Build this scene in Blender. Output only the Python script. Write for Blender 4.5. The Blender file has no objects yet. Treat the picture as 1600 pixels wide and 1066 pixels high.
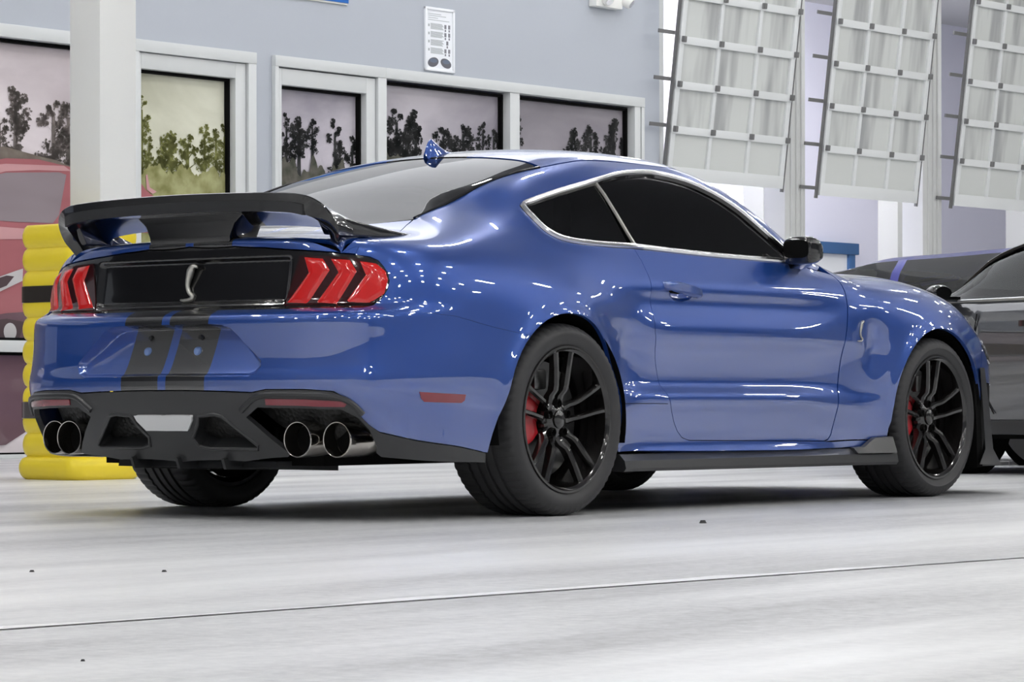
import bpy, bmesh, math, random
import numpy as np
from mathutils import Vector, Matrix, geometry
random.seed(7)
rng=np.random.RandomState(5)
SC=bpy.context.scene
COL=SC.collection
# ------------------------------------------------------------------ camera, world, exposure
YAW,ROLL,FPX=0.64840985,-0.00123359,4800.0
CAM=Vector((-8.95097,-7.48412,0.41553))
cd=bpy.data.cameras.new('camera'); cam=bpy.data.objects.new('camera',cd); COL.objects.link(cam)
cd.sensor_width=36; cd.lens=FPX/1600*36; cd.clip_start=.05; cd.clip_end=400
cd.shift_y=93.64/1600
_f=Vector((math.cos(YAW),math.sin(YAW),0)); _r=Vector((math.sin(YAW),-math.cos(YAW),0)); _u=_r.cross(_f)
_r2=_r*math.cos(ROLL)+_u*math.sin(ROLL); _u2=-_r*math.sin(ROLL)+_u*math.cos(ROLL)
m=Matrix((( _r2.x,_u2.x,-_f.x,CAM.x),(_r2.y,_u2.y,-_f.y,CAM.y),(_r2.z,_u2.z,-_f.z,CAM.z),(0,0,0,1)))
cam.matrix_world=m
SC.camera=cam
w=bpy.data.worlds.new('world'); SC.world=w; w.use_nodes=True
w.node_tree.nodes['Background'].inputs[0].default_value=(.75,.82,1,1)
w.node_tree.nodes['Background'].inputs[1].default_value=.25
SC.view_settings.view_transform='Standard'; SC.view_settings.look='None'
SC.view_settings.exposure=0.18; SC.view_settings.gamma=1; SC.view_settings.use_curve_mapping=False
LAMP=118.0          # strength of the ceiling tubes
# the window wall runs along WD from WP; WN points into the showroom
WA=math.radians(-4.2)
WP=np.array([6.66782,8.90709,0]); WD=np.array([math.cos(WA),math.sin(WA),0]); WN=np.array([math.sin(WA),-math.cos(WA),0])
def W(s,h,z): return tuple(WP+WD*s+WN*h+np.array([0,0,z]))
# ------------------------------------------------------------------ body surface of the coupe
def pchip(xk, yk, x):
    xk=np.asarray(xk,float); yk=np.asarray(yk,float); x=np.clip(np.asarray(x,float),xk[0],xk[-1])
    h=np.diff(xk); d=np.diff(yk)/h; m=np.zeros_like(yk)
    if len(xk)>2:
        w1=2*h[1:]+h[:-1]; w2=h[1:]+2*h[:-1]
        ok=d[:-1]*d[1:]>0
        with np.errstate(divide='ignore',invalid='ignore'):
            hm=(w1+w2)/(w1/d[:-1]+w2/d[1:])
        m[1:-1]=np.where(ok,hm,0)
    m[0]=d[0]; m[-1]=d[-1]
    i=np.clip(np.searchsorted(xk,x)-1,0,len(xk)-2); t=(x-xk[i])/h[i]
    return (yk[i]*(2*t**3-3*t**2+1)+h[i]*m[i]*(t**3-2*t**2+t)+yk[i+1]*(3*t**2-2*t**3)+h[i]*m[i+1]*(t**3-t**2))
def blur(a, s, axis):
    n=int(3*s)+1; k=np.exp(-.5*(np.arange(-n,n+1)/s)**2); k/=k.sum()
    p=[(0,0)]*a.ndim; p[axis]=(n,n); a=np.pad(a,p,mode='reflect',reflect_type='odd')
    return np.apply_along_axis(lambda v:np.convolve(v,k,mode='valid'),axis,a)
# half-width sections (z, y) of the body at stations along its length (rear axle at x = 0)
SEC={
 -1.30:[(.10,.74),(.25,.74),(.45,.80),(.60,.81),(.74,.82),(.86,.80),(.93,.77),(.98,.69),(1.03,.58),(1.10,.42),(1.5,.2)],
 -1.00:[(.10,.81),(.25,.815),(.42,.858),(.48,.868),(.54,.866),(.62,.860),(.74,.860),(.84,.855),(.91,.82),(.96,.77),(1.00,.69),(1.06,.50),(1.5,.2)],
 -0.60:[(.10,.90),(.25,.925),(.42,.952),(.48,.957),(.55,.952),(.66,.938),(.78,.924),(.87,.90),(.94,.85),(.99,.78),(1.04,.66),(1.09,.50),(1.5,.2)],
 -0.25:[(.10,.92),(.25,.935),(.42,.955),(.48,.958),(.60,.954),(.72,.950),(.80,.940),(.88,.91),(.95,.865),(1.01,.80),(1.06,.71),(1.11,.60),(1.18,.46),(1.5,.2)],
  0.05:[(.10,.92),(.25,.93),(.45,.94),(.60,.948),(.72,.95),(.80,.938),(.88,.905),(.95,.865),(1.01,.825),(1.07,.78),(1.13,.725),(1.20,.66),(1.27,.58),(1.5,.28)],
  0.35:[(.10,.90),(.25,.905),(.36,.905),(.45,.90),(.55,.89),(.66,.905),(.76,.917),(.83,.905),(.90,.88),(.96,.852),(1.02,.82),(1.10,.765),(1.20,.69),(1.28,.625),(1.34,.55),(1.5,.35)],
  0.65:[(.10,.92),(.20,.914),(.25,.893),(.30,.896),(.36,.906),(.418,.919),(.43,.919),(.484,.884),(.52,.885),(.60,.901),(.665,.921),(.685,.921),(.73,.911),(.785,.892),(.80,.891),(.835,.896),(.855,.893),(.90,.871),(.97,.835),(1.02,.81),(1.12,.756),(1.20,.709),(1.28,.656),(1.36,.595),(1.5,.46)],
  1.10:[(.10,.92),(.20,.914),(.25,.893),(.30,.896),(.36,.906),(.418,.919),(.43,.919),(.484,.884),(.52,.885),(.60,.901),(.665,.921),(.685,.921),(.73,.911),(.785,.892),(.80,.891),(.835,.896),(.855,.893),(.90,.871),(.97,.835),(1.02,.81),(1.12,.756),(1.20,.709),(1.28,.656),(1.36,.595),(1.5,.46)],
  1.60:[(.10,.92),(.20,.914),(.25,.893),(.30,.896),(.36,.906),(.418,.919),(.43,.919),(.484,.884),(.52,.885),(.60,.901),(.665,.921),(.685,.921),(.73,.911),(.785,.892),(.80,.891),(.835,.896),(.855,.893),(.90,.871),(.97,.835),(1.02,.81),(1.12,.756),(1.20,.709),(1.28,.656),(1.36,.595),(1.5,.46)],
  2.05:[(.10,.88),(.20,.89),(.30,.90),(.40,.915),(.46,.905),(.57,.905),(.67,.915),(.74,.913),(.80,.905),(.86,.890),(.91,.865),(.96,.80),(1.02,.74),(1.12,.70),(1.5,.50)],
  2.40:[(.10,.90),(.25,.92),(.45,.935),(.60,.94),(.72,.938),(.80,.928),(.87,.90),(.92,.855),(.96,.79),(1.02,.68),(1.5,.50)],
  2.75:[(.10,.90),(.25,.92),(.45,.938),(.60,.945),(.70,.94),(.78,.928),(.85,.90),(.90,.865),(.94,.81),(1.0,.68),(1.5,.45)],
  3.10:[(.10,.90),(.25,.91),(.45,.925),(.60,.925),(.68,.915),(.76,.89),(.82,.86),(.87,.81),(.91,.74),(.97,.60),(1.5,.4)],
  3.40:[(.10,.85),(.25,.86),(.45,.87),(.60,.86),(.68,.83),(.75,.77),(.80,.70),(.85,.60),(.92,.45),(1.5,.35)],
  3.80:[(.10,.78),(.25,.80),(.45,.81),(.60,.79),(.68,.76),(.75,.70),(.80,.6),(.85,.5),(.92,.4),(1.5,.3)],
}
X0,DX,Z0,DZ=-1.4,.04,.05,.01
_xs=np.arange(X0,3.96,DX); _zs=np.arange(Z0,1.5,DZ)
_xk=sorted(SEC); _T=np.array([pchip([a for a,b in SEC[k]],[b for a,b in SEC[k]],_zs) for k in _xk])
YT=np.array([pchip(_xk,_T[:,j],_xs) for j in range(len(_zs))]).T
YT=blur(blur(YT,1.6,0),.75,1)
def bic(T,x,z):
    a=np.clip((x-X0)/DX,1,T.shape[0]-3.001); b=np.clip((z-Z0)/DZ,1,T.shape[1]-3.001)
    i=a.astype(int); j=b.astype(int); s=a-i; t=b-j
    def w(s): return [(1-s)**3/6,(3*s**3-6*s**2+4)/6,(-3*s**3+3*s**2+3*s+1)/6,s**3/6]
    ws=w(s); wt=w(t); r=0
    for m in range(4):
        for n in range(4): r=r+ws[m]*wt[n]*T[i+m-1,j+n-1]
    return r
def table(xk,yk,lo,hi,n,s):
    g=np.linspace(lo,hi,n); v=blur(pchip(xk,yk,g)[None],s,1)[0]
    return lambda x: np.interp(x,g,v)
ZCK=[(-1.4,.99),(-1.0,.99),(-.8,1.0),(-.6,1.02),(-.46,1.05),(-.3,1.118),(0,1.245),(.3,1.342),(.5,1.388),(.75,1.415),(1.0,1.425),(1.2,1.425),(1.4,1.398),(1.55,1.345),(1.82,1.195),(2.1,1.035),(2.19,.985),(2.35,.98),(2.6,.985),(3.0,.95),(3.3,.87),(3.5,.77),(3.7,.66),(4,.5)]
Zc=table([a for a,b in ZCK],[b for a,b in ZCK],-1.5,4,1100,7)
KCK=[(-1.5,.04),(-.6,.05),(-.3,.07),(.2,.11),(.8,.15),(1.3,.19),(1.8,.20),(2.2,.06),(3,.07),(4,.15)]
Kc=table([a for a,b in KCK],[b for a,b in KCK],-1.5,4,1100,20)
XRK=[(.05,-.95),(.2,-1.0),(.3,-1.06),(.42,-1.105),(.48,-1.11),(.55,-1.095),(.62,-1.09),(.69,-1.088),(.722,-1.075),(.742,-1.0),(.80,-.985),(.9,-.97),(.955,-.965),(.98,-.975),(1.05,-.975),(1.5,-.975)]
Xr=table([a for a,b in XRK],[b for a,b in XRK],0,1.6,800,5)
XFK=[(.05,3.55),(.2,3.64),(.4,3.70),(.6,3.70),(.75,3.66),(.85,3.58),(1.1,3.5)]
Xf=table([a for a,b in XFK],[b for a,b in XFK],0,1.6,400,8)
KTK=[(-1.5,.03),(-1.0,.035),(-.5,.05),(0,.06),(.5,.08),(1.2,.10),(1.7,.06),(2.1,.06),(2.5,.10),(4,.12)]
Kt=table([a for a,b in KTK],[b for a,b in KTK],-1.5,4,600,20)
def smax(a,b,k):
    h=np.maximum(k-np.abs(a-b),0)/k
    return np.maximum(a,b)+h*h*h*k/6
WHR=(0.0,.3485); WHF=(2.72,.343)
ARR=(-.012,.345,.386); ARF=(2.715,.34,.384)
def flare(x,z):
    e=0
    for (cx,cz,r0) in (ARR,ARF):
        r=np.hypot(x-cx,z-cz); up=1/(1+np.exp(-(z-.34)/.05))
        e=e+(.014*np.exp(-((r-r0)/.11)**2)+.014*np.exp(-((r-r0+.005)/.035)**2))*(.35+.65*up)
    # fuselage scoop ahead of the rear wheel and behind the front one
    e=e-.016*np.exp(-((x-.47)/.10)**2-((z-.62)/.13)**2)-.014*np.exp(-((x-2.22)/.07)**2-((z-.64)/.10)**2)
    return e
def F(x,y,z):
    ay=np.abs(y)
    side=ay-bic(YT,x,z)-flare(x,z)
    top=z-(Zc(x)-Kc(x)*ay**2)
    rear=(Xr(z)+.075*ay**2+.10*ay**4)-x
    front=x-(Xf(z)-.14*ay**2-.2*ay**4)
    f=smax(side,rear,.36); f=smax(f,front,.4)
    return smax(f,top,Kt(x)*2)
CU0,CU1,CZ,CS=-.33,3.1,.60,.8
def s_dir(u,th):
    u=np.asarray(u,float); ph=np.where(u<CU0,np.minimum((CU0-u)/CS,np.pi),np.where(u>CU1,np.maximum((CU1-u)/CS,-np.pi),0))
    lo=np.maximum(CU0-CS*np.pi-u,0); hi=np.maximum(u-CU1-CS*np.pi,0)      # past the end caps: along the other side
    o=np.stack([np.clip(u,CU0,CU1)+lo-hi,0*u,0*u+CZ],-1)
    d=np.stack([-np.sin(ph)*np.cos(th),-np.cos(ph)*np.cos(th),np.sin(th)],-1)
    return o,d
def solve(o,d,lo=.05,hi=1.6,n=26):
    a=np.full(o.shape[:-1],lo); b=np.full(o.shape[:-1],hi)
    for _ in range(n):
        m=(a+b)/2; p=o+d*m[...,None]; v=F(p[...,0],p[...,1],p[...,2])>0
        b=np.where(v,m,b); a=np.where(v,a,m)
    return o+d*((a+b)/2)[...,None]
def S(u,th): o,d=s_dir(np.asarray(u,float),np.asarray(th,float)); return solve(o,d)
def T(x,y):
    x=np.asarray(x,float);y=np.asarray(y,float)
    o=np.stack([x,y,0*x+.5],-1); d=np.zeros_like(o); d[...,2]=1
    return solve(o,d,0,1.2)
def s_inv(P):
    P=np.asarray(P,float); x,y,z=P[...,0],-P[...,1],P[...,2]
    cx=np.clip(x,CU0,CU1); ph=np.arctan2(cx-x,y); rho=np.hypot(x-cx,y)
    u=cx-np.where(x==cx,0,ph*CS); far=(y<0)&(x==cx)
    u=np.where(far,np.where(x<1.4,CU0-CS*np.pi-(x-CU0),CU1+CS*np.pi+(CU1-x)),u)
    return np.stack([u,np.arctan2(z-CZ,rho)],-1)
def side(x,z):
    x=np.asarray(x,float); z=np.asarray(z,float)
    o=np.stack([x,0*x,z],-1); d=np.zeros_like(o); d[...,1]=-1
    return solve(o,d,0,1.3)
def rear(y,z):
    y=np.asarray(y,float); z=np.asarray(z,float)
    o=np.stack([0*y-.3,y,z],-1); d=np.zeros_like(o); d[...,0]=-1
    return solve(o,d,0,1.3)
def grad(P):
    e=.002; x,y,z=P[...,0],P[...,1],P[...,2]
    g=np.stack([F(x+e,y,z)-F(x-e,y,z),F(x,y+e,z)-F(x,y-e,z),F(x,y,z+e)-F(x,y,z-e)],-1)
    return g/np.linalg.norm(g,axis=-1,keepdims=True)
# ------------------------------------------------------------------ helpers
def tag(o,label=None,cat=None,group=None,kind=None):
    if label: o['label']=label
    if cat: o['category']=cat
    if group: o['group']=group
    if kind: o['kind']=kind
    return o
def empty(name,loc=(0,0,0),rz=0):
    o=bpy.data.objects.new(name,None); COL.objects.link(o); o.location=loc; o.rotation_euler=(0,0,rz); o.empty_display_size=.2; return o
def mk(name,v,f,mat=None,parent=None,smooth=True,normals=None):
    me=bpy.data.meshes.new(name); me.from_pydata([tuple(map(float,p)) for p in v],[],[tuple(map(int,q)) for q in f]); me.update()
    if mat: me.materials.append(mat)
    if smooth: me.polygons.foreach_set('use_smooth',[True]*len(me.polygons))
    if normals is not None: me.normals_split_custom_set_from_vertices([tuple(map(float,n)) for n in normals])
    o=bpy.data.objects.new(name,me); COL.objects.link(o)
    if parent: o.parent=parent
    return o
def autos(o,ang=35):
    me=o.data; bm=bmesh.new(); bm.from_mesh(me)
    bmesh.ops.recalc_face_normals(bm,faces=bm.faces)
    for e in bm.edges: e.smooth = len(e.link_faces)==2 and e.calc_face_angle(0)<math.radians(ang)
    for f in bm.faces: f.smooth=True
    bm.to_mesh(me); bm.free(); return o
class MB:
    def __init__(s): s.v=[]; s.f=[]
    def add(s,v,f):
        n=len(s.v); s.v+= [tuple(p) for p in v]; s.f+=[tuple(i+n for i in q) for q in f]; return s
    def box(s,c,d,R=None):
        c=np.array(c,float); d=np.array(d,float)/2
        R=np.eye(3) if R is None else np.array(R,float)
        v=[c+R@(d*np.array(k)) for k in [(-1,-1,-1),(1,-1,-1),(1,1,-1),(-1,1,-1),(-1,-1,1),(1,-1,1),(1,1,1),(-1,1,1)]]
        return s.add(v,[(0,3,2,1),(4,5,6,7),(0,1,5,4),(1,2,6,5),(2,3,7,6),(3,0,4,7)])
    def prism(s,poly,ext):     # poly: planar 3D loop, ext: extrusion vector
        n=len(poly); p=[np.array(q,float) for q in poly]; e=np.array(ext,float)
        return s.add(p+[q+e for q in p],[tuple(range(n-1,-1,-1)),tuple(range(n,2*n))]+[(i,(i+1)%n,(i+1)%n+n,i+n) for i in range(n)])
    def tube(s,path,r,n=8,closed=False,caps=True,sq=None):
        P=[np.array(p,float) for p in path]; N=len(P); base=len(s.v); prev=None
        rr=r if hasattr(r,'__len__') else [r]*N
        for i in range(N):
            a=P[(i+1)%N] if (closed or i<N-1) else P[i]; b=P[i-1] if (closed or i>0) else P[i]
            t=a-b; t/=np.linalg.norm(t)+1e-12
            if prev is None:
                u=np.cross(t,[0,0,1.]); 
                if np.linalg.norm(u)<.1: u=np.cross(t,[1.,0,0])
            else: u=prev-t*(prev@t)
            u/=np.linalg.norm(u); prev=u; q=np.cross(t,u)
            for k in range(n):
                an=2*math.pi*k/n+math.pi/n; s.v.append(tuple(P[i]+rr[i]*(u*math.cos(an)+q*math.sin(an))))
        M=N if closed else N-1
        for i in range(M):
            for k in range(n):
                a=base+i*n+k; b=base+i*n+(k+1)%n; c=base+((i+1)%N)*n+(k+1)%n; d=base+((i+1)%N)*n+k
                s.f.append((a,b,c,d))
        if caps and not closed:
            s.f.append(tuple(base+k for k in range(n-1,-1,-1))); s.f.append(tuple(base+(N-1)*n+k for k in range(n)))
        return s
    def lathe(s,prof,c=(0,0,0),ax=(0,1,0),n=64,closed=False):
        ax=np.array(ax,float); ax/=np.linalg.norm(ax); u=np.cross(ax,[0,0,1.]); 
        if np.linalg.norm(u)<.1: u=np.array([1.,0,0])
        u/=np.linalg.norm(u); q=np.cross(ax,u); c=np.array(c,float); base=len(s.v); m=len(prof)
        for k in range(n):
            a=2*math.pi*k/n
            for (r,h) in prof: s.v.append(tuple(c+ax*h+r*(u*math.cos(a)+q*math.sin(a))))
        for k in range(n):
            for j in range(m if closed else m-1):
                a=base+k*m+j; b=base+k*m+(j+1)%m; d=base+((k+1)%n)*m+j; e=base+((k+1)%n)*m+(j+1)%m
                s.f.append((a,b,e,d))
        return s
    def loft(s,rings,closed=True,caps=False):
        base=len(s.v); m=len(rings[0])
        for r in rings: s.v+=[tuple(p) for p in r]
        for i in range(len(rings)-1):
            for j in range(m if closed else m-1):
                a=base+i*m+j; b=base+i*m+(j+1)%m
                s.f.append((a,b,b+m,a+m))
        if caps:
            s.f.append(tuple(base+j for j in range(m-1,-1,-1))); s.f.append(tuple(base+(len(rings)-1)*m+j for j in range(m)))
        return s
    def build(s,name,mat,parent=None,ang=35,bevel=0):
        o=mk(name,s.v,s.f,mat,parent,False)
        if bevel:
            me=o.data; bm=bmesh.new(); bm.from_mesh(me)
            bmesh.ops.bevel(bm,geom=[e for e in bm.edges if len(e.link_faces)==2 and e.calc_face_angle(0)>.5],offset=bevel,segments=2,profile=.6,affect='EDGES')
            bm.to_mesh(me); bm.free()
        return autos(o,ang) if ang else o
def wbox(mb,s0,s1,h0,h1,z0,z1):
    R=np.array([WD,WN,[0,0,1]]).T
    return mb.box(W((s0+s1)/2,(h0+h1)/2,(z0+z1)/2),(abs(s1-s0),abs(h1-h0),abs(z1-z0)),R)
# ------------------------------------------------------------------ materials
def mat(name,col,rough=.5,metal=0,coat=0,spec=.5,emit=None,es=0,coat_r=.03,alpha=None):
    m=bpy.data.materials.new(name); m.use_nodes=True; b=m.node_tree.nodes['Principled BSDF']
    b.inputs['Base Color'].default_value=(*col,1); b.inputs['Roughness'].default_value=rough; b.inputs['Metallic'].default_value=metal
    b.inputs['Coat Weight'].default_value=coat; b.inputs['Coat Roughness'].default_value=coat_r; b.inputs['Specular IOR Level'].default_value=spec
    if emit: b.inputs['Emission Color'].default_value=(*emit,1); b.inputs['Emission Strength'].default_value=es
    if alpha is not None: b.inputs['Alpha'].default_value=alpha
    return m
def nd(m,t,**k):
    n=m.node_tree.nodes.new(t)
    for a,b in k.items(): setattr(n,a,b)
    return n
def lk(m,a,b): m.node_tree.links.new(a,b)
def noise_col(m,c0,c1,scale=(1,1,1),sc=3,detail=5,lo=.4,hi=.6,inp='Base Color',rot=0):
    tc=nd(m,'ShaderNodeTexCoord'); mp=nd(m,'ShaderNodeMapping'); mp.inputs['Scale'].default_value=scale; mp.inputs['Rotation'].default_value=(0,0,rot)
    nz=nd(m,'ShaderNodeTexNoise'); nz.inputs['Scale'].default_value=sc; nz.inputs['Detail'].default_value=detail
    cr=nd(m,'ShaderNodeValToRGB'); cr.color_ramp.elements[0].position=lo; cr.color_ramp.elements[1].position=hi
    cr.color_ramp.elements[0].color=(*c0,1); cr.color_ramp.elements[1].color=(*c1,1)
    lk(m,tc.outputs['Object'],mp.inputs[0]); lk(m,mp.outputs[0],nz.inputs['Vector']); lk(m,nz.outputs[0],cr.inputs[0])
    lk(m,cr.outputs[0],m.node_tree.nodes['Principled BSDF'].inputs[inp]); return cr,nz,mp
PAINT=(.015,.076,.37)
def paint(name,col,stripes=False):
    m=mat(name,col,.32,.45,1,.5,coat_r=.015)
    m.node_tree.nodes['Principled BSDF'].inputs['Coat IOR'].default_value=2.25
    if stripes:
        tc=nd(m,'ShaderNodeTexCoord'); sx=nd(m,'ShaderNodeSeparateXYZ'); lk(m,tc.outputs['Object'],sx.inputs[0])
        ab=nd(m,'ShaderNodeMath',operation='ABSOLUTE'); lk(m,sx.outputs['Y'],ab.inputs[0])
        g=nd(m,'ShaderNodeMath',operation='GREATER_THAN'); lk(m,ab.outputs[0],g.inputs[0]); g.inputs[1].default_value=.019
        l=nd(m,'ShaderNodeMath',operation='LESS_THAN'); lk(m,ab.outputs[0],l.inputs[0]); l.inputs[1].default_value=.200
        x=nd(m,'ShaderNodeMath',operation='MULTIPLY'); lk(m,g.outputs[0],x.inputs[0]); lk(m,l.outputs[0],x.inputs[1])
        mx=nd(m,'ShaderNodeMix',data_type='RGBA'); lk(m,x.outputs[0],mx.inputs['Factor'])
        mx.inputs['A'].default_value=(*col,1); mx.inputs['B'].default_value=(.010,.010,.011,1)
        b=m.node_tree.nodes['Principled BSDF']; lk(m,mx.outputs['Result'],b.inputs['Base Color'])
        mm=nd(m,'ShaderNodeMath',operation='MULTIPLY_ADD'); lk(m,x.outputs[0],mm.inputs[0]); mm.inputs[1].default_value=-.45; mm.inputs[2].default_value=.45
        lk(m,mm.outputs[0],b.inputs['Metallic'])
    return m
def glassmat(name,tint,rough=.01):
    m=bpy.data.materials.new(name); m.use_nodes=True; nt=m.node_tree; nt.nodes.clear()
    o=nd(m,'ShaderNodeOutputMaterial'); mx=nd(m,'ShaderNodeMixShader'); t=nd(m,'ShaderNodeBsdfTransparent'); g=nd(m,'ShaderNodeBsdfGlossy'); fr=nd(m,'ShaderNodeFresnel')
    t.inputs[0].default_value=(*tint,1); g.inputs['Roughness'].default_value=rough; fr.inputs['IOR'].default_value=1.5
    lk(m,fr.outputs[0],mx.inputs[0]); lk(m,t.outputs[0],mx.inputs[1]); lk(m,g.outputs[0],mx.inputs[2]); lk(m,mx.outputs[0],o.inputs[0]); return m
M=dict(
 paint=paint('blue_paint',PAINT), stripe=paint('blue_paint_with_stripes',PAINT,True),
 gloss=mat('gloss_black',(.008,.008,.009),.12,0,1), plastic=mat('black_plastic',(.022,.023,.025),.42), satin=mat('satin_black',(.030,.031,.033),.35,0,.2,coat_r=.3),
 dark=mat('matte_black',(.004,.004,.004),.8,spec=.1), rubber=mat('tyre_rubber',(.032,.032,.034),.55), rim=mat('gloss_black_rim',(.010,.009,.009),.2,.2,1,coat_r=.06),
 chrome=mat('chrome',(.85,.85,.87),.22,1), steel=mat('polished_steel',(.62,.59,.55),.16,1), disc=mat('brake_disc_iron',(.16,.16,.16),.35,1),
 caliper=mat('red_caliper',(.45,.012,.02),.3,0,.6), tglass=glassmat('tinted_glass',(.09,.10,.10)), cglass=glassmat('clear_glass',(.62,.68,.66)),
 bglass=glassmat('dark_backlight_glass',(.03,.03,.03)), red=mat('red_lamp_lens',(.58,.012,.012),.15,0,1,emit=(1,.02,.015),es=.06), redref=mat('red_reflector',(.22,.015,.03),.2,0,1),
 seat=mat('dark_seat_fabric',(.02,.02,.022),.8), white=mat('white_lamp_lens',(.75,.76,.77),.15,0,1), badge=mat('brushed_badge_metal',(.55,.54,.50),.3,1),
)
# ------------------------------------------------------------------ panels cut from the body surface
def tinv(P): return np.asarray(P,float)[...,:2]
def _S(q): return S(q[:,0],q[:,1]/.9)
def _Si(P):
    r=s_inv(P); r[...,1]*=.9; return r
def _T(q): return T(q[:,0],q[:,1])
def dens(q,h):
    out=[]
    for i in range(len(q)):
        a=q[i]; b=q[(i+1)%len(q)]; n=max(1,int(math.ceil(np.linalg.norm(b-a)/h)))
        for k in range(n): out.append(a+(b-a)*k/n)
    return np.array(out)
def area(q): x,y=q[:,0],q[:,1]; return .5*np.sum(x*np.roll(y,-1)-np.roll(x,-1)*y)
def inset(q,d):
    if area(q)<0: q=q[::-1]
    if d==0: return q
    e=np.roll(q,-1,0)-q; e/=np.linalg.norm(e,axis=1)[:,None]+1e-12; n=np.stack([-e[:,1],e[:,0]],1)
    m=n+np.roll(n,1,0); L=np.linalg.norm(m,axis=1)[:,None]+1e-9; m/=L; c=np.maximum((m*n).sum(1),.5)[:,None]
    return q+m*d/c
def inside(q,p):
    x,y=p[:,0],p[:,1]; r=np.zeros(len(p),bool); j=len(q)-1
    for i in range(len(q)):
        a,b=q[i],q[j]
        if a[1]!=b[1]:
            r^=((a[1]>y)!=(b[1]>y))&(x<(b[0]-a[0])*(y-a[1])/(b[1]-a[1])+a[0])
        j=i
    return r
def dist(q,p):
    d=np.full(len(p),9.)
    for i in range(len(q)):
        a=q[i]; e=q[(i+1)%len(q)]-a; t=np.clip(((p-a)@e)/(e@e+1e-12),0,1); d=np.minimum(d,np.linalg.norm(p-a-t[:,None]*e,axis=1))
    return d
def patch(out,mode='S',holes=(),step=(.02,.011),gap=.0015,eh=.012,off=0,disp=None,depth=.014,hdepth=None):
    """triangulated piece of the body surface inside the 3D outline; returns verts, faces, normals"""
    inv,ev=(_Si,_S) if mode=='S' else (tinv,_T)
    q=inset(dens(inv(np.array(out,float)),eh),gap)
    hs=[inset(dens(inv(np.array(h,float)),eh),-gap) for h in holes]
    lo=q.min(0); hi=q.max(0)
    gx,gy=np.meshgrid(np.arange(lo[0],hi[0],step[0]),np.arange(lo[1],hi[1],step[1]),indexing='ij')
    gx=gx+(np.arange(gx.shape[1])%2)[None,:]*step[0]*.5
    g=np.stack([gx.ravel(),gy.ravel()],1); ok=inside(q,g)&(dist(q,g)>min(step)*.55)
    for h in hs: ok&=~inside(h,g)&(dist(h,g)>min(step)*.55)
    g=g[ok]
    vs=[Vector(p) for p in q]; edges=[(i,(i+1)%len(q)) for i in range(len(q))]; loops=[list(range(len(q)))]
    for h in hs:
        b=len(vs); vs+=[Vector(p) for p in h]; edges+=[(b+i,b+(i+1)%len(h)) for i in range(len(h))]; loops.append(list(range(b,b+len(h))))
    nb=len(vs); vs+=[Vector(p) for p in g]
    r=geometry.delaunay_2d_cdt(vs,edges,[],0,1e-7)
    rv=np.array([tuple(p) for p in r[0]]); tri=np.array([f for f in r[2] if len(f)==3])
    c=rv[tri].mean(1); ok=inside(q,c)
    for h in hs: ok&=~inside(h,c)
    tri=tri[ok]
    P=ev(rv); N=grad(P)
    cr=np.cross(P[tri[:,1]]-P[tri[:,0]],P[tri[:,2]]-P[tri[:,0]]); fl=(cr*N[tri[:,0]]).sum(1)<0
    tri[fl]=tri[fl][:,::-1]
    if off: P=P+N*off
    if disp is not None:
        dd=disp(P,rv,q); P=P-N*dd[:,None]
        acc=np.zeros_like(P); fn=np.cross(P[tri[:,1]]-P[tri[:,0]],P[tri[:,2]]-P[tri[:,0]])
        for k in range(3): np.add.at(acc,tri[:,k],fn)
        N=acc/(np.linalg.norm(acc,axis=1)[:,None]+1e-15)
    # map original boundary index -> output index
    omap={}
    for i,l in enumerate(r[3]):
        for a in l: omap[a]=i
    V=list(P); NN=list(N); Fc=[tuple(t) for t in tri]
    for li,l in enumerate(loops):
        idx=[omap[a] for a in l]; dp=depth if li==0 else (hdepth if hdepth is not None else depth)
        if dp<=0: continue
        b=len(V); n=len(idx)
        pts=P[idx]; nn=N[idx]; tang=np.roll(pts,-1,0)-np.roll(pts,1,0); sd=np.cross(tang,nn); sd/=np.linalg.norm(sd,axis=1)[:,None]+1e-12
        # two-segment rolled edge
        V+=list(pts); NN+=list(sd); V+=list(pts-nn*dp); NN+=list(sd)
        Fc+=[(b+i,b+n+i,b+n+(i+1)%n,b+(i+1)%n) for i in range(n)]
    return np.array(V),Fc,np.array(NN)
def panel(name,out,mat_,parent,mirror=False,**k):
    v,f,n=patch(out,**k)
    objs=[mk(name,v,f,mat_,parent,True,n)]
    if mirror:
        v2=v*[1,-1,1]; n2=n*[1,-1,1]; f2=[tuple(reversed(t)) for t in f]
        objs.append(mk(name,v2,f2,mat_,parent,True,n2))
    return objs
def sd(*L): return [tuple(p) for p in side([a for a,b in L],[b for a,b in L])]
def tp(*L): return [tuple(p) for p in T([a for a,b in L],[b for a,b in L])]
def rr(*L): return [tuple(p) for p in rear([a for a,b in L],[b for a,b in L])]
def ml(L): return [(x,-y,z) for x,y,z in L]
def sym(L): return L+ml(L)[::-1]          # L runs from the centre line to one side
def arc(c,a0,a1,n=28): return [(c[0]+c[2]*math.cos(math.radians(a0+(a1-a0)*i/n)),c[1]+c[2]*math.sin(math.radians(a0+(a1-a0)*i/n))) for i in range(n+1)]
def smooth_loop(L,n=4,closed=True):
    L=[np.array(p,float) for p in L]; o=[]; N=len(L)
    for i in range(N if closed else N-1):
        p0,p1,p2,p3=L[(i-1)%N] if closed or i>0 else L[0],L[i],L[(i+1)%N],L[(i+2)%N] if closed or i<N-2 else L[-1]
        for k in range(n):
            t=k/n; o.append(tuple(.5*((2*p1)+(-p0+p2)*t+(2*p0-5*p1+4*p2-p3)*t*t+(-p0+3*p1-3*p2+p3)*t**3)))
    if not closed: o.append(tuple(L[-1]))
    return o
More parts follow.
